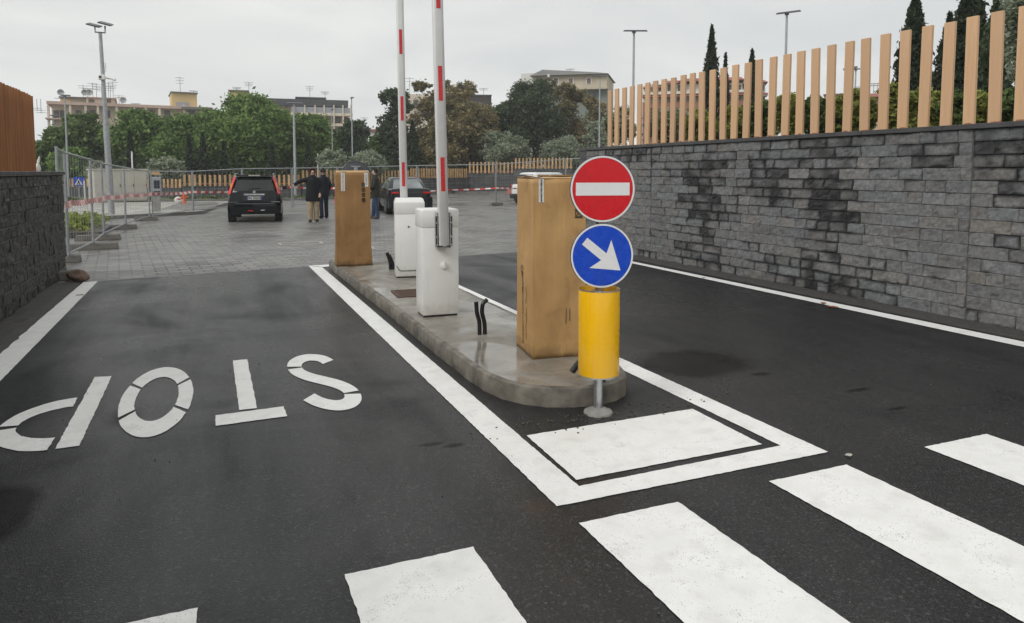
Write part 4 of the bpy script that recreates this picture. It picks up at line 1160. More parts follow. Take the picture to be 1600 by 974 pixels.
MB().lathe([(.1, 0), (.1, .03), (.075, .05), (.075, .36), (.09, .37), (.09, .42), (.07, .45), (.03, .48)], n=14).build('barrel', MT['hydrant'], t, smooth=True)
for s_ in (-1, 1): MB().lathe([(.04, 0), (.04, .08), (.05, .08), (.05, .1)], (s_ * .06 if s_ > 0 else -.16, 0, .28), n=10, axis='X').build('outlet', MT['hydrant'], t)
MB().lathe([(.085, 0), (.085, .05), (.05, .06)], (0, 0, .40), n=12).build('pale_collar', MT['tape_white'], t)
p = at(278, 36.8); t = thing('hose_bag', 'white and red bundle lying left of the orange hydrant', 'bundle', (p.x, p.y, .12))
bm = bmesh.new(); bmesh.ops.create_icosphere(bm, subdivisions=3, radius=.17)
for v in bm.verts: k = 1 + .4 * noise.noise(v.co * 7); v.co = Vector((v.co.x * k * 1.1, v.co.y * k, v.co.z * k * .9 + .14))
me = bpy.data.meshes.new('sack'); bm.to_mesh(me); bm.free(); me.materials.append(MT['tape_white']); o = link(bpy.data.objects.new('sack', me)); o.parent = t
MB().box((.02, -.1, .2), (.2, .16, .05)).build('red_band', MT['tape_red'], t, bevel=.02)

t = thing('recycling_container', 'dark grey container with half round lid behind the far carton', 'container', (5.12, 27.1, 0), R(-8))
mb = MB(); mb.loft([[(-.5 * k, -.42 * k, z), (.5 * k, -.42 * k, z), (.5 * k, .42 * k, z), (-.5 * k, .42 * k, z)] for z, k in ((.12, .86), (.3, .9), (1.38, 1.0), (1.43, 1.03))]); mb.build('tub', MT['bin_grey'], t, bevel=.03)
mb = MB(); n = 20
rings = []
for y_, k in ((-.45, .94), (-.43, 1.0), (.43, 1.0), (.45, .94)):
    rings.append([(.53 * k * math.cos(math.pi * j / n), y_, 1.44 + .52 * k * math.sin(math.pi * j / n)) for j in range(n + 1)])
ld = mb.loft(rings).build('lid', MT['bin_grey'], t, smooth=True, fix=True)
MB().box((0, -.47, 1.78), (.34, .04, .05)).build('handle', MT['galv'], ld, bevel=.01); MB().box((0, -.462, 1.63), (.14, .03, .26)).build('lock_plate', MT['galv'], ld, bevel=.01)
mb = MB(); mb.tube([(.54 * math.cos(math.pi * j / n), -.435, 1.44 + .53 * math.sin(math.pi * j / n)) for j in range(n + 1)], .02, 6); mb.build('lid_rim', MT['dark_lamp'], ld)
for sx in (-.4, .4):
    for sy in (-.32, .32): MB().lathe([(.09, -.03), (.09, .03)], (sx, sy, .09), n=12, axis='X').build('wheel', MT['tyre'], t)

# ---- cars
def hring(y, prof):      # half profile from bottom centre to top centre, mirrored
    return [(x, y, z) for x, z in prof] + [(-x, y, z) for x, z in prof[::-1] if x > 1e-6][0:]
def car(name, label, cat, loc, az, W, L, stations, gh, mat, wheel_r, wheel_y, win=MT['glass']):
    """stations: (y, halfwidth, z_bottom, z_mid, z_belt); gh: (y0b, y1b, y0t, y1t, zb, zt, wb, wt); rear at y = 0"""
    t = thing(name, label, cat, (loc[0], loc[1], 0), -az)
    rings = []
    for y, w_, zb, zm, zt in stations:
        rings.append(hring(y, [(0.0, zb), (w_ * .82, zb), (w_ * .96, zb + .05), (w_, zb + (zm - zb) * .5), (w_ * 1.0, zm), (w_ * .965, zt - .05), (w_ * .9, zt - .005), (w_ * .5, zt + .012), (0.0, zt + .016)]))
    bd = MB().loft(rings).build('body', mat, t, smooth=True, fix=True)
    y0b, y1b, y0t, y1t, zb, zt, wb, wt = gh
    def gring(z, f):       # f from 0 (belt) to 1 (roof)
        a = y0b + (y0t - y0b) * f; b = y1b + (y1t - y1b) * f; w_ = wb + (wt - wb) * f
        c = .14
        return [(-w_ + c, a, z), (w_ - c, a, z), (w_, a + c, z), (w_, b - c, z), (w_ - c, b, z), (-w_ + c, b, z), (-w_, b - c, z), (-w_, a + c, z)]
    H = zt - zb
    g = [gring(zb - .06, -.06 / H * .5), gring(zb, 0), gring(zb + H * .5, .5), gring(zb + H * .9, .9)]
    r1 = [(x * .95, y + (.07 if y < (y0t + y1t) / 2 else -.07), zb + H * .98) for x, y, z in gring(0, .98)]
    r2 = [(x * .8, y + (.2 if y < (y0t + y1t) / 2 else -.2), zt + .01) for x, y, z in gring(0, 1.0)]
    MB().loft(g + [r1, r2]).build('cabin', mat, bd, smooth=True, fix=True)
    def edge(f):
        return y0b + (y0t - y0b) * f, y1b + (y1t - y1b) * f, wb + (wt - wb) * f
    def pane(name, quad, nrm, m=None, parent=None):
        n_ = Vector(nrm).normalized(); vs = [Vector(q_) + n_ * .007 for q_ in quad]; vs2 = [Vector(q_) - n_ * .004 for q_ in quad]
        return MB().add(vs + vs2, [(0, 1, 2, 3), (7, 6, 5, 4), (0, 4, 5, 1), (1, 5, 6, 2), (2, 6, 7, 3), (3, 7, 4, 0)]).build(name, m or win, parent or t, bevel=.004, seg=1)
    a0, b0, w0 = edge(.06); a1, b1, w1 = edge(.84)
    rw = pane('rear_window', [(-w0 + .15, a0, zb + H * .06), (w0 - .15, a0, zb + H * .06), (w1 - .13, a1, zb + H * .84), (-w1 + .13, a1, zb + H * .84)], (0, -H, (y0t - y0b)))
    pane('windscreen', [(w0 - .15, b0, zb + H * .06), (-w0 + .15, b0, zb + H * .06), (-w1 + .13, b1, zb + H * .84), (w1 - .13, b1, zb + H * .84)], (0, H, -(y1t - y1b)))
    for s_ in (-1, 1):
        m0, m1 = (a0 + b0) / 2, (a1 + b1) / 2
        for (p0, p1, q0, q1) in ((a0 + .22, m0 - .04, a1 + .18, m1 - .04), (m0 + .04, b0 - .22, m1 + .04, b1 - .18)):
            qd = [(s_ * w0, p0, zb + H * .07), (s_ * w0, p1, zb + H * .07), (s_ * w1, q1, zb + H * .82), (s_ * w1, q0, zb + H * .82)]
            pane('side_window', qd, (s_ * H, 0, (wb - wt)))
        mr = MB().box((s_ * (W / 2 + .1), wheel_y[1] - .35, zb + .08), (.18, .1, .13)).build('mirror', mat if name != 'suv' else MT['plastic'], t, bevel=.03)
        for wy in wheel_y:
            x = s_ * (W / 2 - .1)
            ar_ = MB().lathe([(wheel_r * 1.16, -.115), (wheel_r * 1.16, .108)], (s_ * (W / 2 - .1), wy, wheel_r), n=24, axis='X').build('wheel_arch', MT['plastic'], t, smooth=True, fix=True)
            wh = MB().lathe([(wheel_r * .86, -.1), (wheel_r * .97, -.09), (wheel_r, -.05), (wheel_r, .05), (wheel_r * .97, .09), (wheel_r * .86, .1)], (0, 0, 0), n=28, axis='X').build('wheel', MT['tyre'], t, smooth=True, fix=True)
            wh.location = (s_ * (W / 2 - .085), wy, wheel_r)
            rm = MB(); rm.lathe([(wheel_r * .2, -.006), (wheel_r * .2, .006)], (s_ * .105, 0, 0), n=16, axis='X')
            for k in range(5):
                a = 2 * math.pi * k / 5; rm.box((s_ * .104, math.cos(a) * wheel_r * .4, math.sin(a) * wheel_r * .4), (.012, wheel_r * .62, wheel_r * .16), m=Matrix.Rotation(a, 3, 'X'))
            rm.lathe([(wheel_r * .64, -.006), (wheel_r * .72, -.006), (wheel_r * .72, .008), (wheel_r * .64, .008), (wheel_r * .64, -.006)], (s_ * .103, 0, 0), n=24, axis='X')
            rm.build('rim', MT['rim'], wh)
    return t, bd, pane
def plate_text(t, y, z, wd, hh, txt, x=0):
    p_ = MB().box((x, y, z), (wd, .012, hh)).build('number_plate', MT['plate'], t, bevel=.004, seg=1)
    MB().box((x - wd * .46, y - .0075, z), (wd * .07, .004, hh * .94)).build('blue_band', MT['plate_blue'], p_); MB().box((x + wd * .46, y - .0075, z), (wd * .07, .004, hh * .94)).build('blue_band', MT['plate_blue'], p_)
    lettering(txt, hh * .92, MT['seam'], p_, frame((x, y - .008, z), (1, 0, 0), (0, 0, 1)), bold=.004)
    return p_

# black off-roader seen from behind
st = [(-.01, .66, .40, .62, .90), (.03, .745, .30, .64, .955), (.12, .785, .25, .66, .975), (.6, .80, .22, .66, .985), (1.6, .80, .22, .66, .975), (2.9, .80, .22, .66, .96), (3.2, .79, .23, .64, .93), (3.8, .75, .26, .62, .85), (4.02, .66, .32, .55, .74), (4.08, .56, .36, .5, .66)]
suv, bd, pane = car('suv', 'black off-road car seen from behind with tall red tail lights', 'car', (1.315, 23.62), R(5.5), 1.6, 4.05, st, (.03, 3.05, .36, 2.2, .955, 1.47, .765, .605), MT['car_black'], .335, (.72, 3.2))
for s_ in (-1, 1):
    q_ = [(s_ * .70, -.005, .90), (s_ * .782, .06, .88), (s_ * .615, .38, 1.44), (s_ * .545, .29, 1.43)]
    if s_ < 0: q_ = [q_[1], q_[0], q_[3], q_[2]]
    tl = pane('tail_light', q_, (s_ * .35, -1, .45), MT['lamp_red'])
    tl.location = (0, -.01, 0)
    q_ = [(s_ * .667, .095, 1.06), (s_ * .724, .155, 1.06), (s_ * .668, .255, 1.23), (s_ * .618, .195, 1.23)]
    if s_ < 0: q_ = [q_[1], q_[0], q_[3], q_[2]]
    ol = pane('indicator', q_, (s_ * .35, -1, .45), MT['lamp_orange'], parent=tl); ol.location = (s_ * .004, -.012, .004)
    MB().box((s_ * .57, -.012, .43), (.16, .02, .07)).build('reflector', MT['lamp_red'], suv, bevel=.008)
    MB().tube([(s_ * .57, .35, 1.49), (s_ * .57, .45, 1.53), (s_ * .57, 1.9, 1.53), (s_ * .57, 2.0, 1.49)], .016, 6).build('roof_rail', MT['galv'], suv)
MB().box((0, .30, 1.475), (1.08, .2, .035)).build('spoiler', MT['car_black'], suv, bevel=.012)
MB().box((.0, .205, 1.472), (.34, .016, .028)).build('brake_light', MT['pale_bit'], suv)
MB().box((0, -.035, .875), (.62, .035, .055)).build('chrome_bar', MT['chrome'], suv, bevel=.01)
MB().lathe([(.045, -.01), (.045, 0), (.03, .006)], (0, .005, .955), n=16, axis='Y').build('badge', MT['chrome'], suv)
MB().box((0, -.022, .77), (.74, .02, .2)).build('plate_recess', MT['plastic'], suv, bevel=.015)
plate_text(suv, -.037, .765, .44, .1, 'DN 752CR')
bp = MB().loft([hring(y, [(0, zb), (w_, zb), (w_ + .01, .5), (w_, zt), (0, zt + .01)]) for y, w_, zb, zt in ((-.075, .60, .32, .58), (-.07, .68, .30, .61), (-.02, .78, .28, .63), (.2, .805, .28, .63))]).build('bumper', MT['car_black'], suv, smooth=True, fix=True)
for x in (-.62, .62): MB().box((x, -.04, .645), (.26, .03, .012)).build('chrome_strip', MT['chrome'], bp)
MB().box((0, -.085, .595), (1.15, .012, .008)).build('crease', MT['rim'], bp)
MB().box((.24, -.085, .385), (.13, .03, .03)).build('tail_pipe', MT['chrome'], suv, bevel=.01)
MB().box((-.12, -.083, .375), (.15, .02, .03)).build('fog_light', MT['lamp_red'], suv, bevel=.006)
MB().tube([(-.18, .07, 1.03), (-.02, .085, 1.07), (.18, .09, 1.085)], .012, 6).build('wiper', MT['plastic'], suv)
mb = MB(); mb.box((0, .8, .27), (1.0, .1, .1)); mb.build('axle', MT['plastic'], suv)

# dark sedan, rear three-quarter
st = [(-.01, .60, .42, .66, .88), (.05, .74, .28, .64, .955), (.2, .79, .22, .62, .975), (.6, .815, .2, .6, .96), (1.2, .82, .19, .6, .91), (2.4, .82, .19, .6, .87), (3.1, .81, .19, .6, .86), (3.7, .78, .2, .56, .78), (4.1, .70, .24, .5, .68), (4.22, .52, .3, .44, .58)]
sedan, bd, pane = car('sedan', 'dark grey sedan seen from rear left with full width tail light', 'car', (6.86, 25.55), R(6), 1.64, 4.2, st, (.55, 3.25, 1.32, 2.35, .90, 1.37, .75, .56), MT['car_dark'], .325, (.8, 3.35), win=MT['glass_pale'])
pane('tail_light', [(-.74, .012, .77), (.74, .012, .77), (.745, .03, .86), (-.745, .03, .86)], (0, -1, .1), MT['seam']).location = (0, -.03, 0)
for s_ in (-1, 1):
    MB().box((s_ * .58, -.045, .815), (.26, .03, .06)).build('lamp_cluster', MT['lamp_red'], sedan, bevel=.006)
    MB().box((s_ * .45, -.03, .30), (.2, .04, .05)).build('tail_pipe', MT['chrome'], sedan, bevel=.01)
MB().loft([hring(y, [(0, zb), (w_, zb), (w_ + .01, .5), (w_, zt), (0, zt + .01)]) for y, w_, zb, zt in ((-.06, .60, .28, .60), (-.05, .70, .26, .64), (0, .80, .25, .66), (.2, .822, .25, .66))]).build('bumper', MT['car_dark'], sedan, smooth=True, fix=True)
MB().box((0, -.07, .33), (1.2, .02, .12)).build('diffuser', MT['plastic'], sedan, bevel=.01)
plate_text(sedan, -.07, .57, .46, .1, 'FZ 318KD') if False else MB().box((0, -.066, .56), (.46, .012, .1)).build('number_plate', MT['plate'], sedan)
mb = MB(); mb.tube([(0, 1.5, 1.37), (0, 1.55, 1.45)], .012, 6); mb.build('aerial', MT['seam'], sedan)
for s_ in (-1, 1):
    for y_ in (1.5, 2.5): MB().box((s_ * .825, y_, .8), (.02, .16, .03)).build('door_handle', MT['car_dark'], sedan, bevel=.006)

# white hatchback behind the near carton
st = [(-.01, .60, .40, .62, .88), (.04, .72, .30, .62, .94), (.15, .78, .24, .62, .96), (.6, .80, .21, .62, .96), (1.6, .81, .2, .62, .94), (2.7, .80, .2, .62, .92), (3.2, .77, .22, .6, .84), (3.6, .70, .26, .54, .74), (3.78, .54, .32, .48, .64)]
wc, bd, pane = car('hatchback', 'white hatchback mostly hidden behind the near carton', 'car', (14.15, 32.0), R(70), 1.6, 3.8, st, (.02, 2.95, .42, 2.35, .93, 1.55, .745, .60), MT['car_white'], .32, (.65, 3.0), win=MT['glass'])
for s_ in (-1, 1):
    MB().box((s_ * .69, .03, .90), (.06, .05, .16)).build('tail_light', MT['lamp_red'], wc, bevel=.02)
MB().loft([hring(y, [(0, zb), (w_, zb), (w_ + .01, .4), (w_, zt), (0, zt + .01)]) for y, w_, zb, zt in ((-.07, .60, .28, .46), (-.06, .70, .26, .48), (0, .79, .25, .49), (.2, .806, .25, .49))]).build('bumper', MT['plastic'], wc, smooth=True, fix=True)
MB().box((0, -.03, .70), (.5, .014, .13)).build('number_plate', MT['plate'], wc)
for s_ in (-1, 1): MB().tube([(s_ * .5, .6, 1.56), (s_ * .5, .7, 1.605), (s_ * .5, 2.1, 1.605), (s_ * .5, 2.2, 1.56)], .02, 6).build('roof_rail', MT['seam'], wc)

# ---- people
def skin_obj(name, J, E_, mat, parent, sub=1, yk=1.0, root=0):
    keys = list(J); idx = {k: i for i, k in enumerate(keys)}
    me = bpy.data.meshes.new(name)
    me.from_pydata([(J[k][0][0], J[k][0][1] / yk, J[k][0][2]) for k in keys], [(idx[a], idx[b]) for a, b in E_], [])
    o = bpy.data.objects.new(name, me); link(o)
    md = o.modifiers.new('skin', 'SKIN'); md.use_smooth_shade = True
    if not me.skin_vertices: 
        bm = bmesh.new(); bm.from_mesh(me); bm.verts.layers.skin.verify(); bm.to_mesh(me); bm.free()
    for k in keys:
        sv = me.skin_vertices[0].data[idx[k]]; sv.radius = (J[k][1], J[k][1]); sv.use_root = (idx[k] == root)
    if sub: s_ = o.modifiers.new('sub', 'SUBSURF'); s_.levels = sub; s_.render_levels = sub
    dg = bpy.context.evaluated_depsgraph_get(); dg.update()
    m2 = bpy.data.meshes.new_from_object(o.evaluated_get(dg)); m2.name = name
    bpy.data.objects.remove(o); bpy.data.meshes.remove(me)
    for v in m2.vertices: v.co.y *= yk
    m2.materials.clear(); m2.materials.append(mat)
    r_ = bpy.data.objects.new(name, m2); link(r_); r_.parent = parent
    return r_
def lerp3(a, b, t): return tuple(a[i] + (b[i] - a[i]) * t for i in range(3))
def person(label, loc, rz, ra, la, step, coat, coat_z, trousers, shoes, leg_r, head_turn=0.0, headgear=None, glasses=False, coat_w=.19):
    """local facing +y; ra / la = (elbow, wrist) of the right (+x) and left (-x) arm; step = foot offsets"""
    t = thing('person', label, 'person', (loc[0], loc[1], 0), rz)
    sh = {1: (.165, 0, 1.37), -1: (-.165, 0, 1.37)}
    J = {'pelvis': ((0, 0, .88), .12), 'waist': ((0, 0, 1.05), .105), 'chest': ((0, .0, 1.25), .12), 'neckb': ((0, -.005, 1.40), .055), 'neck': ((0, .01, 1.45), .045)}
    hc = Vector((0, .02, 1.565)); ct, st_ = math.cos(head_turn), math.sin(head_turn)
    def hp(x, y, z): return (hc.x + x * ct - y * st_, hc.y + x * st_ + y * ct, hc.z + z)
    J['jaw'] = (hp(0, .018, -.055), .058); J['head'] = (hp(0, 0, .02), .076); J['crown'] = (hp(0, -.01, .07), .06); J['nose'] = (hp(0, .098, -.012), .013)
    E_ = [('pelvis', 'waist'), ('waist', 'chest'), ('chest', 'neckb'), ('neckb', 'neck'), ('neck', 'jaw'), ('jaw', 'head'), ('head', 'crown'), ('head', 'nose')]
    for s_, arm in ((1, ra), (-1, la)):
        n = 'r' if s_ > 0 else 'l'; el, wr = arm
        J[n + 'sh'] = (sh[s_], .055); J[n + 'el'] = (el, .042); J[n + 'wr'] = (wr, .028)
        d = (Vector(wr) - Vector(el)).normalized(); J[n + 'pa'] = (tuple(Vector(wr) + d * .06), .032)
        E_ += [('chest', n + 'sh'), (n + 'sh', n + 'el'), (n + 'el', n + 'wr'), (n + 'wr', n + 'pa')]
        side = d.cross(Vector((0, 1, 0))); side = side.normalized() if side.length > .1 else Vector((1, 0, 0)); curl = d.cross(side)
        for k, (o_, ln) in enumerate(((-.027, .058), (-.009, .072), (.009, .068), (.027, .052))):
            b = Vector(wr) + d * .075 + side * o_; J[f'{n}f{k}a'] = (tuple(b + d * ln * .5), .0095); J[f'{n}f{k}b'] = (tuple(b + d * ln + curl * .012), .008)
            E_ += [(n + 'pa', f'{n}f{k}a'), (f'{n}f{k}a', f'{n}f{k}b')]
        b = Vector(wr) + d * .03 - side * .035; J[n + 'ta'] = (tuple(b + d * .02 - side * .01), .011); J[n + 'tb'] = (tuple(b + d * .05 - side * .016), .009)
        E_ += [(n + 'pa', n + 'ta'), (n + 'ta', n + 'tb')]
        fx, fy = step[0 if s_ > 0 else 1]
        kn = (s_ * .095 + fx * .5, fy * .45 + .015, .47); an = (s_ * .10 + fx, fy - .03, .085)
        J[n + 'hip'] = ((s_ * .085, 0, .84), .085); J[n + 'kn'] = (kn, .055); J[n + 'an'] = (an, .036); J[n + 'toe'] = ((an[0] + s_ * .02, an[1] + .15, .045), .03)
        E_ += [('pelvis', n + 'hip'), (n + 'hip', n + 'kn'), (n + 'kn', n + 'an'), (n + 'an', n + 'toe')]
    body = skin_obj('body', J, E_, MT['skin'], t, 1, .86)
    # coat: one shell with a lofted trunk and tapered sleeves
    mb = MB(); n = 16; rings = []
    for z, rx, ry in ((coat_z, coat_w * 1.10, .150), (coat_z + .015, coat_w * 1.12, .155), (coat_z + .15, coat_w * 1.08, .152), (1.02, coat_w * .98, .138), (1.15, coat_w, .142), (1.28, coat_w * 1.03, .138), (1.36, coat_w * .98, .118), (1.41, coat_w * .62, .095), (1.45, .085, .085), (1.49, .075, .078)):
        if z > coat_z + .2 or z <= coat_z + .16: rings.append([(rx * math.cos(2 * math.pi * j / n) * (1 + .03 * math.sin(j * 2.3 + z * 19)), ry * math.sin(2 * math.pi * j / n) * (1 + .04 * math.sin(j * 1.7 + z * 23)), z) for j in range(n)])
    mb.loft(rings)
    for s_, arm in ((1, ra), (-1, la)):
        el, wr = arm; cu = lerp3(el, wr, .95); sh_ = (s_ * coat_w * .80, 0, 1.345)
        mb.tube([(s_ * coat_w * .3, 0, 1.36), sh_, lerp3(sh_, el, .5), el, lerp3(el, cu, .5), cu], [.06, .078, .070, .064, .058, .052], 12)
    skin_c = mb.build('coat', MT[coat], t, smooth=True)
    mb = MB()
    mb.loft([[(rx * math.cos(2 * math.pi * j / n), ry * math.sin(2 * math.pi * j / n), z) for j in range(n)] for z, rx, ry in ((.74, .10, .09), (.80, .155, .12), (.92, .165, .125), (1.0, .15, .12))])
    for s_, nn in ((1, 'r'), (-1, 'l')):
        hip, kn, an = J[nn + 'hip'][0], J[nn + 'kn'][0], J[nn + 'an'][0]
        toe = J[nn + 'toe'][0]
        skin_obj('shoe', {'h': ((an[0], an[1] - .04, .05), .062), 'm': ((an[0], an[1] + .06, .05), .062), 't': ((toe[0], toe[1] + .03, .042), .05)}, [('h', 'm'), ('m', 't')], MT[shoes], t, 1)
        mb.tube([(hip[0], hip[1], .86), lerp3(hip, kn, .5), kn, lerp3(kn, an, .5), (an[0], an[1] + .01, .10), (an[0], an[1] + .02, .045)], [leg_r * 1.1, leg_r * 1.05, leg_r * .92, leg_r * .88, leg_r * .86, leg_r * .92], 12)
    mb.build('trousers', MT[trousers], t, smooth=True)
    # hair, hood or cap
    if headgear:
        gm, open_face = headgear
        bm = bmesh.new(); bmesh.ops.create_uvsphere(bm, u_segments=24, v_segments=16, radius=1)
        kill = [v for v in bm.verts if (v.co.y > .35 and v.co.z < .62 and open_face) or v.co.z < (-.9 if open_face == 2 else -.35)]
        bmesh.ops.delete(bm, geom=kill, context='VERTS')
        for v in bm.verts: c = v.co; v.co = Vector(hp(c.x * .093, c.y * .108 - .008, c.z * .122 + .028))
        me = bpy.data.meshes.new('headgear'); bm.to_mesh(me); bm.free(); me.materials.append(MT[gm]); me.polygons.foreach_set('use_smooth', [True] * len(me.polygons))
        o = link(bpy.data.objects.new('hood' if open_face == 2 else 'cap', me)); o.parent = t
        md = o.modifiers.new('th', 'SOLIDIFY'); md.thickness = .014; md.offset = -.5
    for s_ in (-1, 1):
        o = MB().lathe([(.004, -.004), (.010, 0), (.004, .004)], hp(s_ * .03, .077, .012), n=8, axis='Y').build('eye', MT['seam'], t)
        o = MB().lathe([(.01, -.008), (.022, 0), (.01, .008)], hp(s_ * .078, -.005, -.005), n=10, axis='X').build('ear', MT['skin'], t, smooth=True)
    o = MB().box(hp(0, .078, -.05), (.042, .006, .008)).build('mouth', MT['ink_red'], t); o.rotation_euler = (0, 0, 0)
    if glasses:
        mb = MB()
        for s_ in (-1, 1): mb.tube([hp(s_ * .034 + .024 * math.cos(a * math.pi / 6), .094, .010 + .017 * math.sin(a * math.pi / 6)) for a in range(13)], .0035, 5); mb.tube([hp(s_ * .058, .092, .012), hp(s_ * .08, 0, .012)], .003, 5)
        mb.tube([hp(-.01, .096, .012), hp(.01, .096, .012)], .003, 5); mb.build('glasses', MT['seam'], t)
    return t
person('man in a long black coat and beige trousers pointing with outstretched arm', (3.04, 23.15), R(176), ((.38, .06, 1.30), (.585, .12, 1.17)), ((-.24, -.04, 1.10), (-.20, .10, .90)), ((.0, .03), (.0, -.02)), 'coat_black', .66, 'trouser_beige', 'shoe_black', .1, head_turn=R(-8), headgear=('hood_red', 2), glasses=True, coat_w=.205)
person('person in dark jacket and dark jeans standing with back turned', (3.62, 24.9), R(8), ((.23, -.02, 1.12), (.20, .12, .95)), ((-.23, -.02, 1.12), (-.20, .12, .95)), ((.0, .06), (.0, -.08)), 'coat_navy', .78, 'jeans_dark', 'shoe_black', .075, headgear=('cap_dark', 1), coat_w=.18)
person('person in olive jacket and blue jeans partly behind the far carton', (5.20, 23.95), R(72), ((.22, -.04, 1.12), (.20, .12, .98)), ((-.22, .02, 1.12), (-.17, .18, 1.0)), ((.0, .12), (.0, -.06)), 'coat_olive', .74, 'jeans', 'shoe_brown', .078, head_turn=R(5), headgear=('cap_dark', 1), coat_w=.19)

# ================================================================== BACKGROUND
# ---- low dark walls with timber slats at the far edge of the car park
def far_section(A, B, zw, zs, lab_w, lab_f, z0=-.03):
    A = Vector((A[0], A[1], 0)); B = Vector((B[0], B[1], 0)); d = B - A; L = d.length; rz = math.atan2(d.y, d.x)
    t = thing('low_wall', lab_w, 'wall', A, rz, group='low dark walls at the back of the car park')
    MB().box((L / 2, 0, (zw + z0) / 2), (L, .3, zw - z0)).build('stonework', MT['far_stone'], t)
    MB().box((L / 2, 0, zw + .025), (L, .36, .05)).build('coping', MT['coping'], t)
    t = thing('slat_fence', lab_f, 'fence', (A.x, A.y, zw + .05), rz, group='timber slat fences on the low walls')
    n = int(L / .27); mb = MB(); rnd = random.Random(int(L * 100))
    for k in range(n): mb.box((L * (k + .5) / n, rnd.uniform(-.01, .01), (zs - zw) / 2 + rnd.uniform(-.015, .015)), (.125, .05, zs - zw), rz=rnd.uniform(-.15, .15))
    mb.build('slats', MT['slat_far'], t)
    MB().box((L / 2, .05, .12), (L, .03, .07)).build('bottom_rail', MT['slat_dark'], t)
def P2(px, D): v = at(px, D); return (v.x, v.y)
QW = [P2(60, 52), P2(284, 44.6), P2(470, 43.6), P2(640, 48.5), P2(731, 53.8), P2(803, 53.6), P2(895, 53.2)]
ZW = [(.62, 1.12), (.72, 1.36), (.80, 1.62), (1.08, 1.76), (1.42, 2.25), (1.75, 2.55)]
LW = ['low dark wall far left, lowest stretch beyond the pale cabinet', 'low dark wall behind the orange hydrant and black car', 'low dark wall behind the two men and the far carton', 'low dark wall behind the dark sedan', 'low dark wall stretch one step higher, left of the white car', 'highest stretch of low dark wall behind the white car']
LF = ['timber slats far left, lowest stretch beyond the pale cabinet', 'timber slats above the orange hydrant and black car', 'timber slats behind the two men and the far carton', 'timber slats behind the dark sedan', 'timber slats one step higher, left of the white car', 'highest stretch of far timber slats, above the white car']
for k in range(6): far_section(QW[k], QW[k + 1], ZW[k][0], ZW[k][1], LW[k], LF[k])

# ---- foliage
def leaves(name, mat, parent, lobes, n, size, seed, aspect=.55, clump=.32, up=.0, hollow=.55):
    """lobes: (cx, cy, cz, rx, ry, rz); many small leaf sprays in clumps through the lobes' volume"""
    g = np.random.default_rng(seed); lob = np.array(lobes, float)
    wgt = (lob[:, 3] * lob[:, 4] * lob[:, 5]) ** .67; wgt /= wgt.sum()
    nc = max(8, n // 26)
    li = g.choice(len(lob), nc, p=wgt); d = g.normal(size=(nc, 3)); d /= np.linalg.norm(d, axis=1)[:, None]
    rr = (hollow + (1 - hollow) * g.random(nc)) ** .6
    cen = lob[li, :3] + d * rr[:, None] * lob[li, 3:]
    ctint = np.clip(g.normal(.45, .2, nc), 0, 1)
    ci = g.integers(0, nc, n)
    sc = np.minimum(lob[li][:, 3:].min(axis=1), 3.0)[ci] * clump
    p = cen[ci] + g.normal(size=(n, 3)) * (sc * np.where(g.random(n) < .1, 1.7, 1.0))[:, None] * np.array([1, 1, .75]) * .62
    p[:, 2] = np.maximum(p[:, 2], .05)
    return spray(name, mat, parent, p, g, size, aspect, up, np.clip(ctint[ci] + g.normal(0, .16, n), 0, 1))
def spray(name, mat, parent, p, g, size, aspect, up, tint):
    n = len(p)
    a = g.normal(size=(n, 3)); a[:, 2] = a[:, 2] * .8 + up; a /= np.linalg.norm(a, axis=1)[:, None]
    b = g.normal(size=(n, 3)); b -= (b * a).sum(1)[:, None] * a; b /= np.linalg.norm(b, axis=1)[:, None]
    s_ = size * g.uniform(.5, 1.3, n)
    A = a * s_[:, None]; B = b * (s_ * aspect)[:, None]
    V = np.stack([p - A, p + B * .9 - A * .1, p + A, p - B * .9 + A * .1], 1).reshape(-1, 3)
    me = bpy.data.meshes.new(name)
    me.vertices.add(4 * n); me.vertices.foreach_set('co', V.astype(np.float32).ravel())
    me.loops.add(4 * n); me.loops.foreach_set('vertex_index', np.arange(4 * n, dtype=np.int32))
    me.polygons.add(n); me.polygons.foreach_set('loop_start', np.arange(0, 4 * n, 4, dtype=np.int32)); me.polygons.foreach_set('loop_total', np.full(n, 4, dtype=np.int32))
    me.update(calc_edges=True)
    ti = tint.astype(np.float32)
    at_ = me.attributes.new('tint', 'FLOAT', 'FACE'); at_.data.foreach_set('value', ti)
    me.materials.append(mat)
    o = link(bpy.data.objects.new(name, me))
    if parent is not None: o.parent = parent
    return o
def trunk(parent, h, r, limbs, seed, z0=-.05, spread=1.0, name='trunk'):
    rnd = random.Random(seed); mb = MB()
    pts = [(0, 0, z0)]
    for k in range(1, 5): pts.append((rnd.uniform(-.05, .05) * h * .4, rnd.uniform(-.05, .05) * h * .4, h * k / 4))
    mb.tube(pts, [r * 1.25, r, r * .85, r * .7, r * .45], 8)
    for k in range(limbs):
        a = 2 * math.pi * k / max(1, limbs) + rnd.uniform(-.4, .4); zb = h * rnd.uniform(.45, .9); ln = h * rnd.uniform(.5, .8) * spread
        b = Vector((pts[2][0], pts[2][1], zb)); e = b + Vector((math.cos(a) * ln, math.sin(a) * ln, ln * rnd.uniform(.5, 1.0))); m_ = b.lerp(e, .5) + Vector((0, 0, ln * .08))
        mb.tube([b, m_, e], [r * .45, r * .3, r * .1], 6)
    return mb.build(name, MT['bark'], parent, smooth=True)
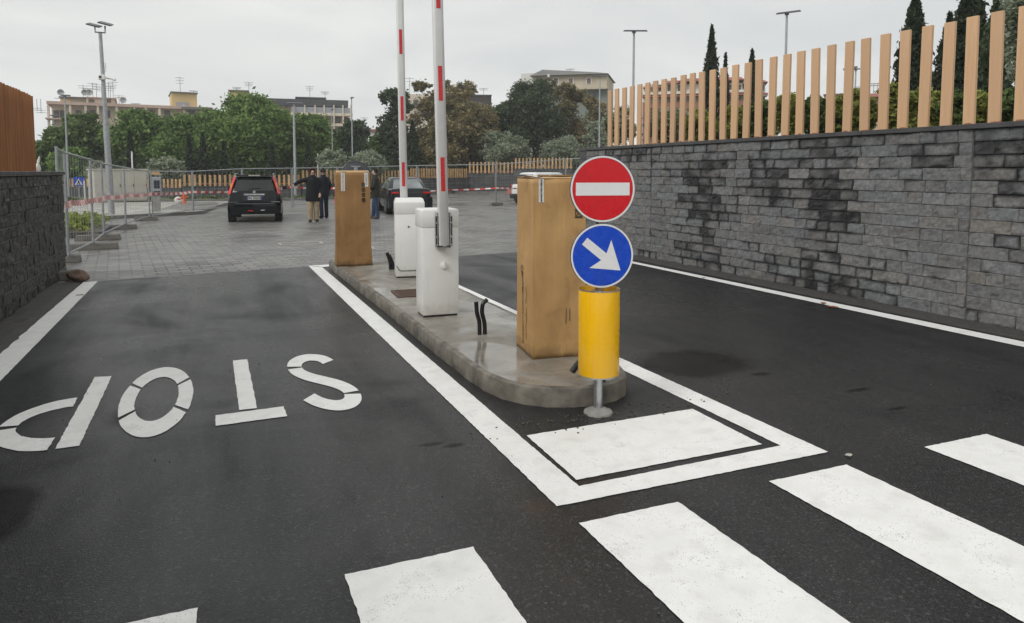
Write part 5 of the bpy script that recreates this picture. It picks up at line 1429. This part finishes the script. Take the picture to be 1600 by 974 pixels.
def crown_lobes(W, zb, zt, seed, n=9, flat=.85):
    rnd = random.Random(seed); H = zt - zb; cz = zb + H * .5
    L = [(0, 0, cz - H * .04, W * .36, W * .34, H * .40)]
    for k in range(n):
        a = 2 * math.pi * k / n + rnd.uniform(-.3, .3); e = rnd.uniform(-.35, .95)
        r_ = rnd.uniform(.16, .25) * min(W, H * 1.3); x = math.cos(a) * (W / 2 - r_) * math.sqrt(max(.1, 1 - e * e * .6)); y = math.sin(a) * (W / 2 - r_)
        z = cz + e * (H / 2 - r_ * .8)
        L.append((x, y, z, r_, r_, r_ * flat))
    for k in range(3):
        r_ = rnd.uniform(.14, .2) * min(W, H * 1.3); L.append((rnd.uniform(-.22, .22) * W, rnd.uniform(-.1, .1) * W, zt - r_ * .9, r_, r_, r_ * flat))
    return L
def tree(name, label, px, top, wpx, D, mat, seed, n=9000, size=.2, zb=.6, group=None, lob=9, trunk_h=None, clump=.32, flat=.85, hollow=.55, aspect=.55, base=-.03):
    p = at(px, D); zt = zat(px, top, D); W = wid(wpx, D, px)
    t = thing(name, label, 'tree' if name != 'shrub' else 'shrub', (p.x, p.y, base), random.Random(seed).uniform(0, 6), group=group)
    zt -= base
    trunk(t, (trunk_h or max(.5, zb + (zt - zb) * .45)), max(.05, .03 * (zt)), 6, seed, spread=min(1.0, W / max(1, zt)))
    leaves('crown', MT[mat], t, crown_lobes(W, zb, zt, seed, lob, flat), int(n * 1.7), size * .78, seed, clump=clump, hollow=hollow, aspect=aspect)
    return t
def cypress(label, px, top, wpx, D, seed, n=3500, base=-.03, mat='f_cypress', zb=.1, size=.1, group='cypress trees', forks=1):
    p = at(px, D); zt = zat(px, top, D) - base; W = wid(wpx, D, px); rnd = random.Random(seed)
    t = thing('cypress_tree', label, 'tree', (p.x, p.y, base), rnd.uniform(0, 6), group=group)
    MB().tube([(0, 0, -.05), (0, 0, zt * .5), (0, 0, zt * .9)], [W * .12, W * .08, .02], 7).build('trunk', MT['bark'], t)
    g = np.random.default_rng(seed); n = int(n * 1.9); stems = [(0, 0, zt, 1.0)]
    for f_ in range(1, forks): stems.append((rnd.uniform(-.24, .24) * W, rnd.uniform(-.2, .2) * W, zt * rnd.uniform(.72, .93), .75))
    st_ = np.array(stems); k = g.choice(len(stems), n, p=(st_[:, 3] * st_[:, 2]) / (st_[:, 3] * st_[:, 2]).sum())
    f = 1 - (1 - g.random(n)) ** .72; f = np.where(g.random(n) < .06, 1 - g.random(n) * .12, f)
    prof = np.where(f < .4, .72 + .28 * np.sin(f / .4 * 1.57), np.maximum(.03, 1 - ((f - .4) / .6) ** 1.7))
    th = g.uniform(0, 6.283, n); ph = rnd.uniform(0, 6)
    lump = 1 + .22 * np.sin(th * 3 + f * 23 + ph) * np.sin(f * 31 + ph) + .14 * np.sin(th * 5 - f * 47)
    r_ = W / 2 * (.78 if forks > 1 else .92) * st_[k, 3] * prof * lump * np.sqrt(g.uniform(.12, 1.0, n)) * np.where(g.random(n) < .07, 1.25, 1.0)
    P_ = np.stack([st_[k, 0] * f ** .5 + r_ * np.cos(th), st_[k, 1] * f ** .5 + r_ * np.sin(th), zb + f * (st_[k, 2] - zb)], 1)
    tint = np.clip(.42 + .25 * np.sin(th * 2 + f * 17 + ph) * np.cos(f * 29) + g.normal(0, .17, n), 0, 1)
    spray('crown', MT[mat], t, P_, g, size, .42, 1.6, tint)
    return t
GT = 'leafy green trees beyond the car park'
tree('leafy_tree', 'dark leafy tree at the far left edge below the cream building corner', 88, 200, 80, 57, 'f_mid', 11, 6500, group=GT)
tree('leafy_tree', 'green leafy tree directly left of the solar panel lamp post', 138, 178, 95, 61, 'f_mid', 12, 8500, group=GT)
tree('leafy_tree', 'bright green tree right of the solar panel lamp post', 212, 172, 110, 60, 'f_green', 13, 11000, group=GT)
tree('leafy_tree', 'bright green tree below the yellow roof tower of the cream building', 285, 178, 105, 58, 'f_green', 14, 10000, group=GT)
tree('leafy_tree', 'small front green tree low behind the first mesh fence panels', 112, 232, 75, 53, 'f_green', 15, 5500, group=GT)
tree('leafy_tree', 'biggest bright green tree, above the black car', 388, 147, 165, 56, 'f_green', 16, 17000, group=GT, lob=12)
tree('leafy_tree', 'rounded green tree behind the lamp post by the pointing man', 478, 178, 100, 57, 'f_green', 17, 10000, group=GT)
tree('leafy_tree', 'green tree top between the two biggest crowns', 335, 172, 60, 61, 'f_mid', 18, 5000, group=GT)
tree('dark_tree', 'dark round tree between the pink building and the two striped arms', 556, 190, 82, 62, 'f_dark', 19, 8000)
tree('dark_tree', 'low dark tree left of the tall dark cypress', 592, 212, 50, 58, 'f_mid', 20, 4200)
# narrow dark conifers at the foot of the green trees
for k, (px, top, wp) in enumerate(((205, 205, 16), (296, 212, 15), (318, 208, 17), (350, 222, 13), (425, 225, 16), (482, 222, 14))):
    cypress(('slim dark conifer right of the lamp post foot', 'slim dark conifer left of the black car, first of the close pair', 'slim dark conifer left of the black car, second of the close pair', 'short slim conifer above the black car roof', 'slim dark conifer right above the black car', 'slim dark conifer above the pointing man')[k], px, top, wp, 50, 40 + k, 1500, size=.13, group='slim conifers before the green trees')
tree('dark_tree', 'tall irregular dark evergreen just left of the rear striped arm', 618, 138, 56, 57, 'f_dark', 51, 8500, .17, lob=13, zb=.4)
cypress('dark cypress standing right behind the rear striped arm', 645, 190, 26, 54, 52, 2600, size=.15)
AT_ = 'brown autumn trees right of the striped arms'
tree('autumn_tree', 'sparse autumn tree between the two striped arms with sky through its top', 662, 128, 62, 60, 'f_autumn', 21, 5000, .17, group=AT_, hollow=.35, lob=11)
tree('autumn_tree', 'tall thin-topped autumn tree just right of the front striped arm', 716, 124, 78, 62, 'f_autumn', 22, 6500, .17, group=AT_, hollow=.35, lob=11)
tree('autumn_tree', 'dense rust green autumn tree in front of the dark brown building', 735, 160, 92, 57, 'f_autumn', 23, 9500, .17, group=AT_)
tree('autumn_tree', 'low autumn tree above the dark sedan', 690, 180, 82, 55, 'f_autumn', 24, 8000, .17, group=AT_)
tree('pine_tree', 'big dark green pine below the beige apartment block', 838, 124, 92, 60, 'f_dark', 25, 15000, .15, lob=13, zb=2.6)
tree('pine_tree', 'second dark pine crown leaning left, before the dark brown building', 800, 158, 70, 59, 'f_dark', 26, 9000, .15, zb=2.2)
tree('autumn_tree', 'golden autumn tree right of the pine, under the white shutters', 888, 130, 58, 63, 'f_autumn', 27, 6500, .17, group=AT_, hollow=.4)
tree('autumn_tree', 'golden autumn tree farthest right, beside the first timber slat', 925, 152, 60, 61, 'f_autumn', 28, 6500, .17, group=AT_)
OT = 'grey-green olive trees along the low walls'
tree('olive_tree', 'pale olive tree left in the pair behind the low wall, right of the striped arms', 781, 206, 66, 55.5, 'f_olive', 31, 7500, .13, zb=1.3, group=OT)
tree('olive_tree', 'pale olive tree right in the pair behind the low wall', 812, 212, 36, 55.8, 'f_olive', 32, 4500, .13, zb=1.5, group=OT)
tree('olive_tree', 'round olive tree between the white car and the stone wall end', 878, 212, 72, 54.8, 'f_olive', 33, 8000, .13, zb=1.2, group=OT)
tree('olive_tree', 'olive tree at the end of the stone wall, by the first timber slat', 930, 190, 40, 56, 'f_olive', 34, 5000, .13, zb=1.2, group=OT)
tree('olive_tree', 'low olive bush left of the domed container', 521, 234, 52, 46.5, 'f_olive', 35, 5500, .12, zb=.8, group=OT)
tree('olive_tree', 'low olive bush right behind the domed container', 577, 236, 56, 47, 'f_olive', 36, 5500, .12, zb=.8, group=OT)
tree('olive_tree', 'low olive bush above the ticket machine', 259, 246, 62, 47, 'f_olive', 37, 5500, .12, zb=.6, group=OT)
tree('olive_tree', 'small olive bush by the blue sign behind the fence', 150, 252, 36, 50, 'f_olive', 38, 3000, .12, zb=.6, group=OT)

# low hedge in the planted bed on the left
t = thing('low_hedge', 'low clipped yellow-green hedge in the bed behind the mesh fence', 'hedge', (-4.6, 21.9, .1))
lob_ = [(x * .55 - 1.2, y * .8 - 1.4, .13 + .05 * ((x * 7 + y * 3) % 3) / 3, .42, .5, .17) for x in range(6) for y in range(5)]
leaves('foliage', MT['f_yellow'], t, lob_, 9000, .06, 5, clump=.4); MB().prism([(-1.6, -2.2), (2.1, -2.0), (1.7, 2.6), (-1.6, 2.8)], -.03, .03).build('bed_soil', MT['soil'], t)
tag(leaves('ground_cover', MT['f_mid'], None, [(at(px, 42.2 + abs(px - 330) * .006).x, at(px, 42.2).y + .2, .12, 1.0, .7, .12) for px in range(90, 620, 26)], 5000, .1, 6), kind='stuff')
ug = [(at(px, D).x, at(px, D).y, .1 + 1.1, 1.5, 1.2, 1.35 + .5 * math.sin(px * .13)) for px in range(50, 940, 16) for D in (57.0,)] + [(at(px, 63).x, at(px, 63).y, 1.6, 1.8, 1.3, 1.8) for px in range(50, 940, 22)]
tag(leaves('undergrowth', MT['f_dark'], None, ug, 42000, .14, 9), kind='stuff')
# reddish earth heap
p = at(815, 49.6); t = thing('earth_heap', 'reddish earth heap at the foot of the far wall left of the white car', 'earth heap', (p.x, p.y, .08))
bm = bmesh.new(); bmesh.ops.create_icosphere(bm, subdivisions=3, radius=1)
for v in bm.verts: k = 1 + .25 * noise.noise(v.co * 2); v.co = Vector((v.co.x * 1.1 * k, v.co.y * .5, max(-.05, v.co.z * .55 * k)))
me = bpy.data.meshes.new('heap'); bm.to_mesh(me); bm.free(); me.materials.append(MT['roof_red']); o = link(bpy.data.objects.new('heap', me)); o.parent = t

# ---- behind the right wall
TZ = 1.97
cypress('tall thin cypress left of centre among the timber slats', 1108, 40, 32, 27, 61, 3200, TZ, size=.085, zb=.05)
cypress('shorter thin cypress just right of the tall thin one', 1130, 84, 17, 28, 62, 1600, TZ, size=.08, zb=.05)
cypress('thin cypress beside the middle of the timber slats', 1171, 78, 26, 25, 63, 2400, TZ, size=.08, zb=.05)
cypress('dark cypress rising above the slats at right, standing alone', 1420, -14, 58, 17, 64, 8500, TZ, size=.062, zb=.05)
cypress('shorter dark cypress left in the thick clump at far right', 1474, 22, 58, 16, 65, 7000, TZ, size=.06, zb=.05, forks=2)
cypress('tallest dark cypress in the thick clump at far right', 1506, -60, 84, 16.5, 66, 12000, TZ, size=.062, zb=.05, forks=2)
cypress('loose grey-green cypress right of the thick clump', 1546, -10, 64, 15, 67, 8000, TZ, 'f_dark', size=.06, zb=.05, forks=2)
tree('pine_tree', 'airy grey-green tree at the right picture edge behind the last slat', 1606, -40, 120, 13.5, 'f_olive', 68, 13000, .055, zb=.7, base=TZ, hollow=.3, lob=14)
SH = 'garden shrubs behind the timber slats'
sl = ['between the first and fifth timber slats', 'behind the slats left of the tall thin cypress', 'at the foot of the tall thin cypress', 'between the thin cypresses', 'right of the thin cypress at mid fence', 'behind the slats under the tallest lamp post', 'left of the orange house', 'in front of the orange house', 'before the red roof of the orange house', 'at the foot of the lone dark cypress', 'between the lone cypress and the thick clump', 'at the foot of the thick cypress clump', 'behind the second slat from the right edge', 'behind the rightmost slat']
sp = [(965, 166, 60, 15.5, 'f_olive'), (1045, 168, 90, 14, 'f_olive'), (1095, 172, 60, 13, 'f_hedge'), (1150, 166, 55, 12.5, 'f_hedge'), (1190, 158, 60, 12, 'f_mid'), (1232, 148, 60, 11.5, 'f_hedge'), (1275, 152, 55, 11, 'f_mid'), (1312, 150, 52, 11, 'f_hedge'), (1345, 140, 50, 10.8, 'f_hedge'), (1392, 132, 50, 10.6, 'f_hedge'), (1440, 138, 60, 10.4, 'f_hedge'), (1490, 142, 60, 10.2, 'f_mid'), (1535, 146, 60, 10, 'f_hedge'), (1585, 140, 70, 9.8, 'f_mid')]
for k, (px, top, wp, D, m) in enumerate(sp):
    adj = {'f_olive': 'grey-green', 'f_hedge': 'yellow-green', 'f_mid': 'dark green'}[m]
    tree('shrub', f'{adj} shrub {sl[k]}', px, top, wp, D, m, 80 + k, 2600, .05, zb=.06, group=SH, base=TZ, lob=7, trunk_h=.4, hollow=.35, clump=.4)

# ---- far buildings
class Block:
    """a building that faces the viewpoint; x to the right, y away, heights above the ground"""
    def __init__(s, name, label, pxc, D, turn=0.0):
        p = at(pxc, D); s.D, s.pxc = D, pxc; s.rz = -math.atan2(p.x, p.y) + turn
        s.t = thing(name, label, 'building', (p.x, p.y, -.03), s.rz)
        s.o = p; s.ux = Vector((math.cos(s.rz), math.sin(s.rz)))
    def x(s, px):         # where the bearing of a column meets the front plane
        r_ = ray(px, 268); d = Vector((r_.x, r_.y)); n_ = Vector((-s.ux.y, s.ux.x)); o = Vector((s.o.x, s.o.y))
        k = o.dot(n_) / d.dot(n_); return (d * k - o).dot(s.ux)
    def z(s, px, py):
        r_ = ray(px, 268); d = Vector((r_.x, r_.y)); n_ = Vector((-s.ux.y, s.ux.x)); o = Vector((s.o.x, s.o.y))
        return zat(px, py, d.length * (o.dot(n_) / d.dot(n_))) + .03
    def box(s, name, x0, x1, yt, yb, mat, y0=0.0, depth=9.0, parent=None, bottom=None):
        a, b = s.x(x0), s.x(x1); m_ = (x0 + x1) / 2; zt = s.z(m_, yt); zb = 0 if yb is None else s.z(m_, yb)
        return MB().box(((a + b) / 2, y0 + depth / 2, (zt + zb) / 2), (b - a, depth, zt - zb)).build(name, MT[mat], parent or s.t)
    def windows(s, xs, w_, yt, yb, mat='b_window', y0=-.02, frame_=None, name='window', d=.12):
        for x_ in xs:
            f = s.box(name, x_ - w_ / 2, x_ + w_ / 2, yt, yb, frame_ or mat, y0 - .04, d)
            if frame_: s.box('pane', x_ - w_ * .34, x_ + w_ * .34, yt + (yb - yt) * .12, yb - (yb - yt) * .08, mat, y0 - .07, d, parent=f)
    def antenna(s, px, yb, yt, arms=2, y0=2.0, dish=False):
        x_ = s.x(px); zb, zt = s.z(px, yb), s.z(px, yt); mb = MB(); mb.box((x_, y0, (zb + zt) / 2), (.07, .07, zt - zb))
        for k in range(arms):
            z = zt - (zt - zb) * (.06 + .16 * k); mb.box((x_, y0, z), (1.3 - .2 * k, .05, .05))
            for j in (-.5, -.2, .1, .4): mb.box((x_ + j, y0, z), (.04, .5, .04))
        o = mb.build('antenna', MT['galv'], s.t)
        if dish: MB().lathe([(.05, .1), (.35, 0), (.45, -.1), (.43, -.1), (.05, .06)], (x_ + .2, y0 - .2, zb + .9), n=14, axis='Y').build('satellite_dish', MT['galv'], s.t)
A = Block('apartment_building', 'long cream apartment block with many roof aerials at far left', 205, 118)
A.box('wall', 84, 334, 168, None, 'b_cream', .9, 12)
A.box('roof_slab', 78, 334, 163.5, 168, 'b_pink', -.6, 13.5)
A.box('roof_slab', 286, 334, 169, 172.5, 'roof_grey', -1.4, 4)
A.box('penthouse', 98, 139, 152, 163.6, 'b_beige', 1.2, 9); A.box('penthouse', 139, 183, 153, 163.6, 'b_cream', .6, 9)
A.box('penthouse_roof', 96, 140, 150.8, 152.2, 'roof_grey', .6, 10); A.box('penthouse_roof', 138, 186, 152.2, 153.4, 'b_pink', .2, 10)
A.box('stair_tower', 272, 311.5, 145.5, 166, 'b_yellow', .3, 6); A.box('tower_roof', 270.5, 313, 144, 145.8, 'roof_grey', 0, 7)
A.box('shutter_band', 279, 299, 160, 167.5, 'machine', .2, .2)
A.windows([147, 173], 9, 155, 160, 'b_shade', y0=.5); A.windows([107], 14, 154.5, 160, 'b_yellow', y0=1.1)
A.box('balcony', 76, 106, 185.5, 187.5, 'b_pink', -1.6, 3)
for x_ in (80, 114, 138, 157, 186, 213, 231, 252, 290, 316): A.box('pillar', x_ - 1.8, x_ + 1.8, 165, None, 'b_cream', -.5, .8)
A.windows([91, 101, 126, 148, 171, 199, 222, 241, 265, 303, 326], 9, 172, 184, 'b_window', frame_='b_shade', y0=.85)
for x_, yt in ((134, 131), (141, 136), (149, 127), (155, 129), (163, 133), (174, 127), (177, 132), (181, 125), (190, 147), (194, 150), (96, 152), (216, 160), (287, 118), (308, 140), (60, 172), (66, 176)):
    A.antenna(x_, 153 if x_ < 185 else (145 if 270 < x_ < 312 else 165) if x_ > 90 else 188, yt, 2 + x_ % 2, dish=x_ in (134, 141, 194, 96))
B = Block('apartment_building', 'pink and cream apartment block with dark roof band behind the green trees', 455, 112)
B.box('wall', 364, 547, 165, None, 'b_pink', 1.6, 11)
B.box('roof_band', 412, 546, 155, 165.5, 'roof_dark', .3, 12); B.box('roof_band', 366, 412, 154, 165, 'roof_dark', .5, 12)
B.box('stair_tower', 361.5, 390, 142.5, 166, 'b_yellow', .2, 6); B.box('tower_roof', 360, 391.5, 141, 142.8, 'roof_grey', -.1, 7)
B.box('penthouse', 466, 512, 151.5, 156, 'b_yellow', 3, 6); B.box('penthouse_roof', 464, 513, 149.5, 151.7, 'roof_dark', 2.4, 7)
B.box('balcony', 455, 552, 177, 181, 'b_cream', -.6, 2.4); B.box('balcony', 455, 550, 193, 197, 'b_cream', -.6, 2.4)
B.box('balustrade', 457, 551, 168.5, 177, 'machine', -.55, .1); 
for x_ in (462, 478, 494, 508, 523, 537, 549): B.box('pillar', x_ - .9, x_ + .9, 165, None, 'b_cream', -.7, .4)
B.windows([470, 487, 502, 516, 531, 543], 7, 169, 177, 'b_shade', y0=1.55); B.windows([470, 485, 530, 545], 9, 183, 193, 'b_window', frame_='b_shade', y0=1.55); B.windows([509, 521], 5, 181.5, 193.5, 'b_window', frame_='b_shutter', y0=1.4)
for x_, yt, yb in ((391, 126, 142), (372, 134, 142), (487, 132, 150), (511, 141, 152), (572, 182, 196)): B.antenna(x_, yb, yt, 3)
Cc = Block('house', 'small pale house top between the dark tree and the tall cypress', 592, 132)
Cc.box('wall', 578, 612, 205, None, 'b_pale', 0, 8); Cc.box('roof', 576, 614, 202.5, 205.2, 'roof_red', -.4, 9); Cc.windows([588, 600], 4, 207, 212, 'b_window')
C2 = Block('apartment_building', 'dark brown block with flat slanting top behind the autumn trees', 705, 100)
C2.box('wall', 700, 768, 150, None, 'b_brown', 0, 10); C2.box('side_wall', 634, 700, 147, None, 'b_cream', .4, 9); C2.box('parapet', 715, 768.5, 148, 150.2, 'roof_dark', -.1, 10.3); C2.box('annex', 768, 782, 166, None, 'b_cream', 1, 8)
C2.box('parapet', 690, 716, 145.5, 150, 'roof_dark', -.1, 10.3)
C2.windows([748, 758], 8, 159, 166, 'b_window', frame_='roof_dark'); C2.windows([650, 668, 686], 7, 156, 166, 'b_window', frame_='b_shade', y0=.35)
for x_, yt in ((640, 118), (728, 131), (757, 135)): C2.antenna(x_, 150, yt, 2)
D_ = Block('apartment_building', 'beige apartment block with hipped grey roof and white shutters above the pine', 888, 96, turn=R(-9))
D_.box('wall', 833, 947, 117.5, 141, 'b_beige', 0, 9); D_.box('lower_wall', 833, 947, 141.3, None, 'b_green', .15, 8.7)
z0, z1 = D_.z(890, 118), D_.z(890, 108); xa, xb = D_.x(829), D_.x(950)
MB().add([(xa, -.8, z0), (xb, -.8, z0), (xb, 10, z0), (xa, 10, z0), (xa + .7, 4.6, z1 + .7), (xb - 2.2, 4.6, z1 + .1)], [(0, 1, 5, 4), (1, 2, 5), (2, 3, 4, 5), (3, 0, 4), (3, 2, 1, 0)]).build('roof', MT['roof_grey'], D_.t)
D_.box('balcony_band', 833, 949, 138.5, 141.5, 'b_beige', -.9, 1.2)
D_.windows([868, 891, 919], 9, 121.5, 132, 'b_shade', frame_='b_shutter'); D_.windows([900, 928], 9, 141.5, 156, 'b_window', frame_='b_green', y0=.1)
D_.box('side_wall', 812.5, 832.5, 114, None, 'b_pale', .6, 8); D_.antenna(882, 109, 100, 2, y0=4.6); D_.box('chimney', 857, 860, 117.5, 122, 'b_shutter', -1.0, .5)
E2_ = Block('apartment_building', 'white balconied block with stepped red roofs behind the timber slats', 1095, 88)
E2_.box('wall', 1003, 1158, 131, None, 'b_pale', .4, 9); E2_.box('wall', 1158, 1194, 136, None, 'b_pale', 1.2, 8); E2_.box('lower_wall', 1003, 1196, 158, None, 'b_brick', -.2, 9)
for x0, x1, yt, yb in ((1003, 1034, 128, 138), (1034, 1062, 122, 131), (1058, 1160, 117.5, 127), (1158, 1196, 121, 130)):
    a, b = E2_.x(x0), E2_.x(x1); z0, z1 = E2_.z((x0 + x1) / 2, yb), E2_.z((x0 + x1) / 2, yt)
    MB().add([(a, -.7, z0), (b, -.7, z0), (b, 9.5, z0), (a, 9.5, z0), (a + .3, 2.6, z1), (b - .3, 2.6, z1), (b - .3, 7, z1), (a + .3, 7, z1)], [(3, 2, 1, 0), (4, 5, 6, 7), (0, 1, 5, 4), (1, 2, 6, 5), (2, 3, 7, 6), (3, 0, 4, 7)]).build('roof', MT['roof_red'], E2_.t)
E2_.box('balcony', 1003, 1160, 143.5, 147.5, 'b_pale', -.8, 2); E2_.box('eave', 1003, 1196, 149, 151, 'roof_red', -.9, 2); E2_.box('balcony', 1160, 1196, 147, 151, 'b_pale', -.7, 2)
E2_.windows([1012, 1028, 1044, 1060, 1078, 1096, 1118, 1138, 1152, 1176, 1188], 9, 131, 143, 'b_window', frame_='b_shutter', y0=.3)
E2_.windows([1045, 1062, 1080, 1104, 1128, 1150, 1174, 1188], 9, 151.5, 160, 'b_window', frame_='roof_dark', y0=-.1)
F_ = Block('house', 'orange rendered house with red tiled roof seen through the slats at right', 1340, 70)
F_.box('wall', 1285, 1345, 148, None, 'b_orange', 0, 8); F_.box('wall', 1345, 1400, 153, None, 'b_pink', .6, 8); F_.box('parapet', 1283, 1346, 146.5, 148.2, 'b_shade', -.2, 8.4)
a, b = F_.x(1326), F_.x(1376); z0, z1 = F_.z(1350, 153), F_.z(1350, 138)
MB().add([(a, -.6, z0), (b, -.6, z0), (b, 9, z0), (a, 9, z0), (a + .2, 5, z1), (b - .2, 5, z1)], [(0, 1, 5, 4), (2, 3, 4, 5), (1, 2, 5), (3, 0, 4), (3, 2, 1, 0)]).build('roof', MT['roof_red'], F_.t)
F_.windows([1362, 1385], 8, 156, 163, 'b_window', frame_='b_shade', y0=.55)
for x_, yt in ((1337, 126), (1362, 120), (1368, 120)): F_.antenna(x_, 140, yt, 2, y0=5)
G_ = Block('house', 'far cream house glimpsed between the lone cypress and the thick clump', 1462, 74)
G_.box('wall', 1440, 1490, 126, None, 'b_cream', 0, 7); G_.box('roof', 1437, 1493, 119, 126.2, 'roof_red', -.4, 8); G_.windows([1450, 1460, 1474], 5, 130, 138, 'b_window', frame_='b_shade')
H_ = Block('house', 'low white house showing under the olive crowns behind the low wall', 820, 70)
H_.box('wall', 690, 900, 246, None, 'b_pale', 0, 6); H_.box('roof', 688, 902, 243.5, 246.2, 'roof_red', -.3, 6.6); H_.windows([705, 742, 838, 858, 872], 8, 250, 259, 'b_window', frame_='b_shade')

# ---- the damp air of a rainy day
hz = bpy.data.materials.new('damp_air'); hz.use_nodes = True
for n_ in list(hz.node_tree.nodes):
    if n_.type == 'BSDF_PRINCIPLED': hz.node_tree.nodes.remove(n_)
pv = hz.node_tree.nodes.new('ShaderNodeVolumePrincipled'); pv.inputs['Color'].default_value = (0.93, 0.95, 0.97, 1); pv.inputs['Density'].default_value = HAZE
hz.node_tree.links.new(pv.outputs[0], hz.node_tree.nodes['Material Output'].inputs['Volume'])
hb = MB().box((40, 70, 14), (360, 200, 30.2)).build('haze', hz); tag(hb, kind='stuff')
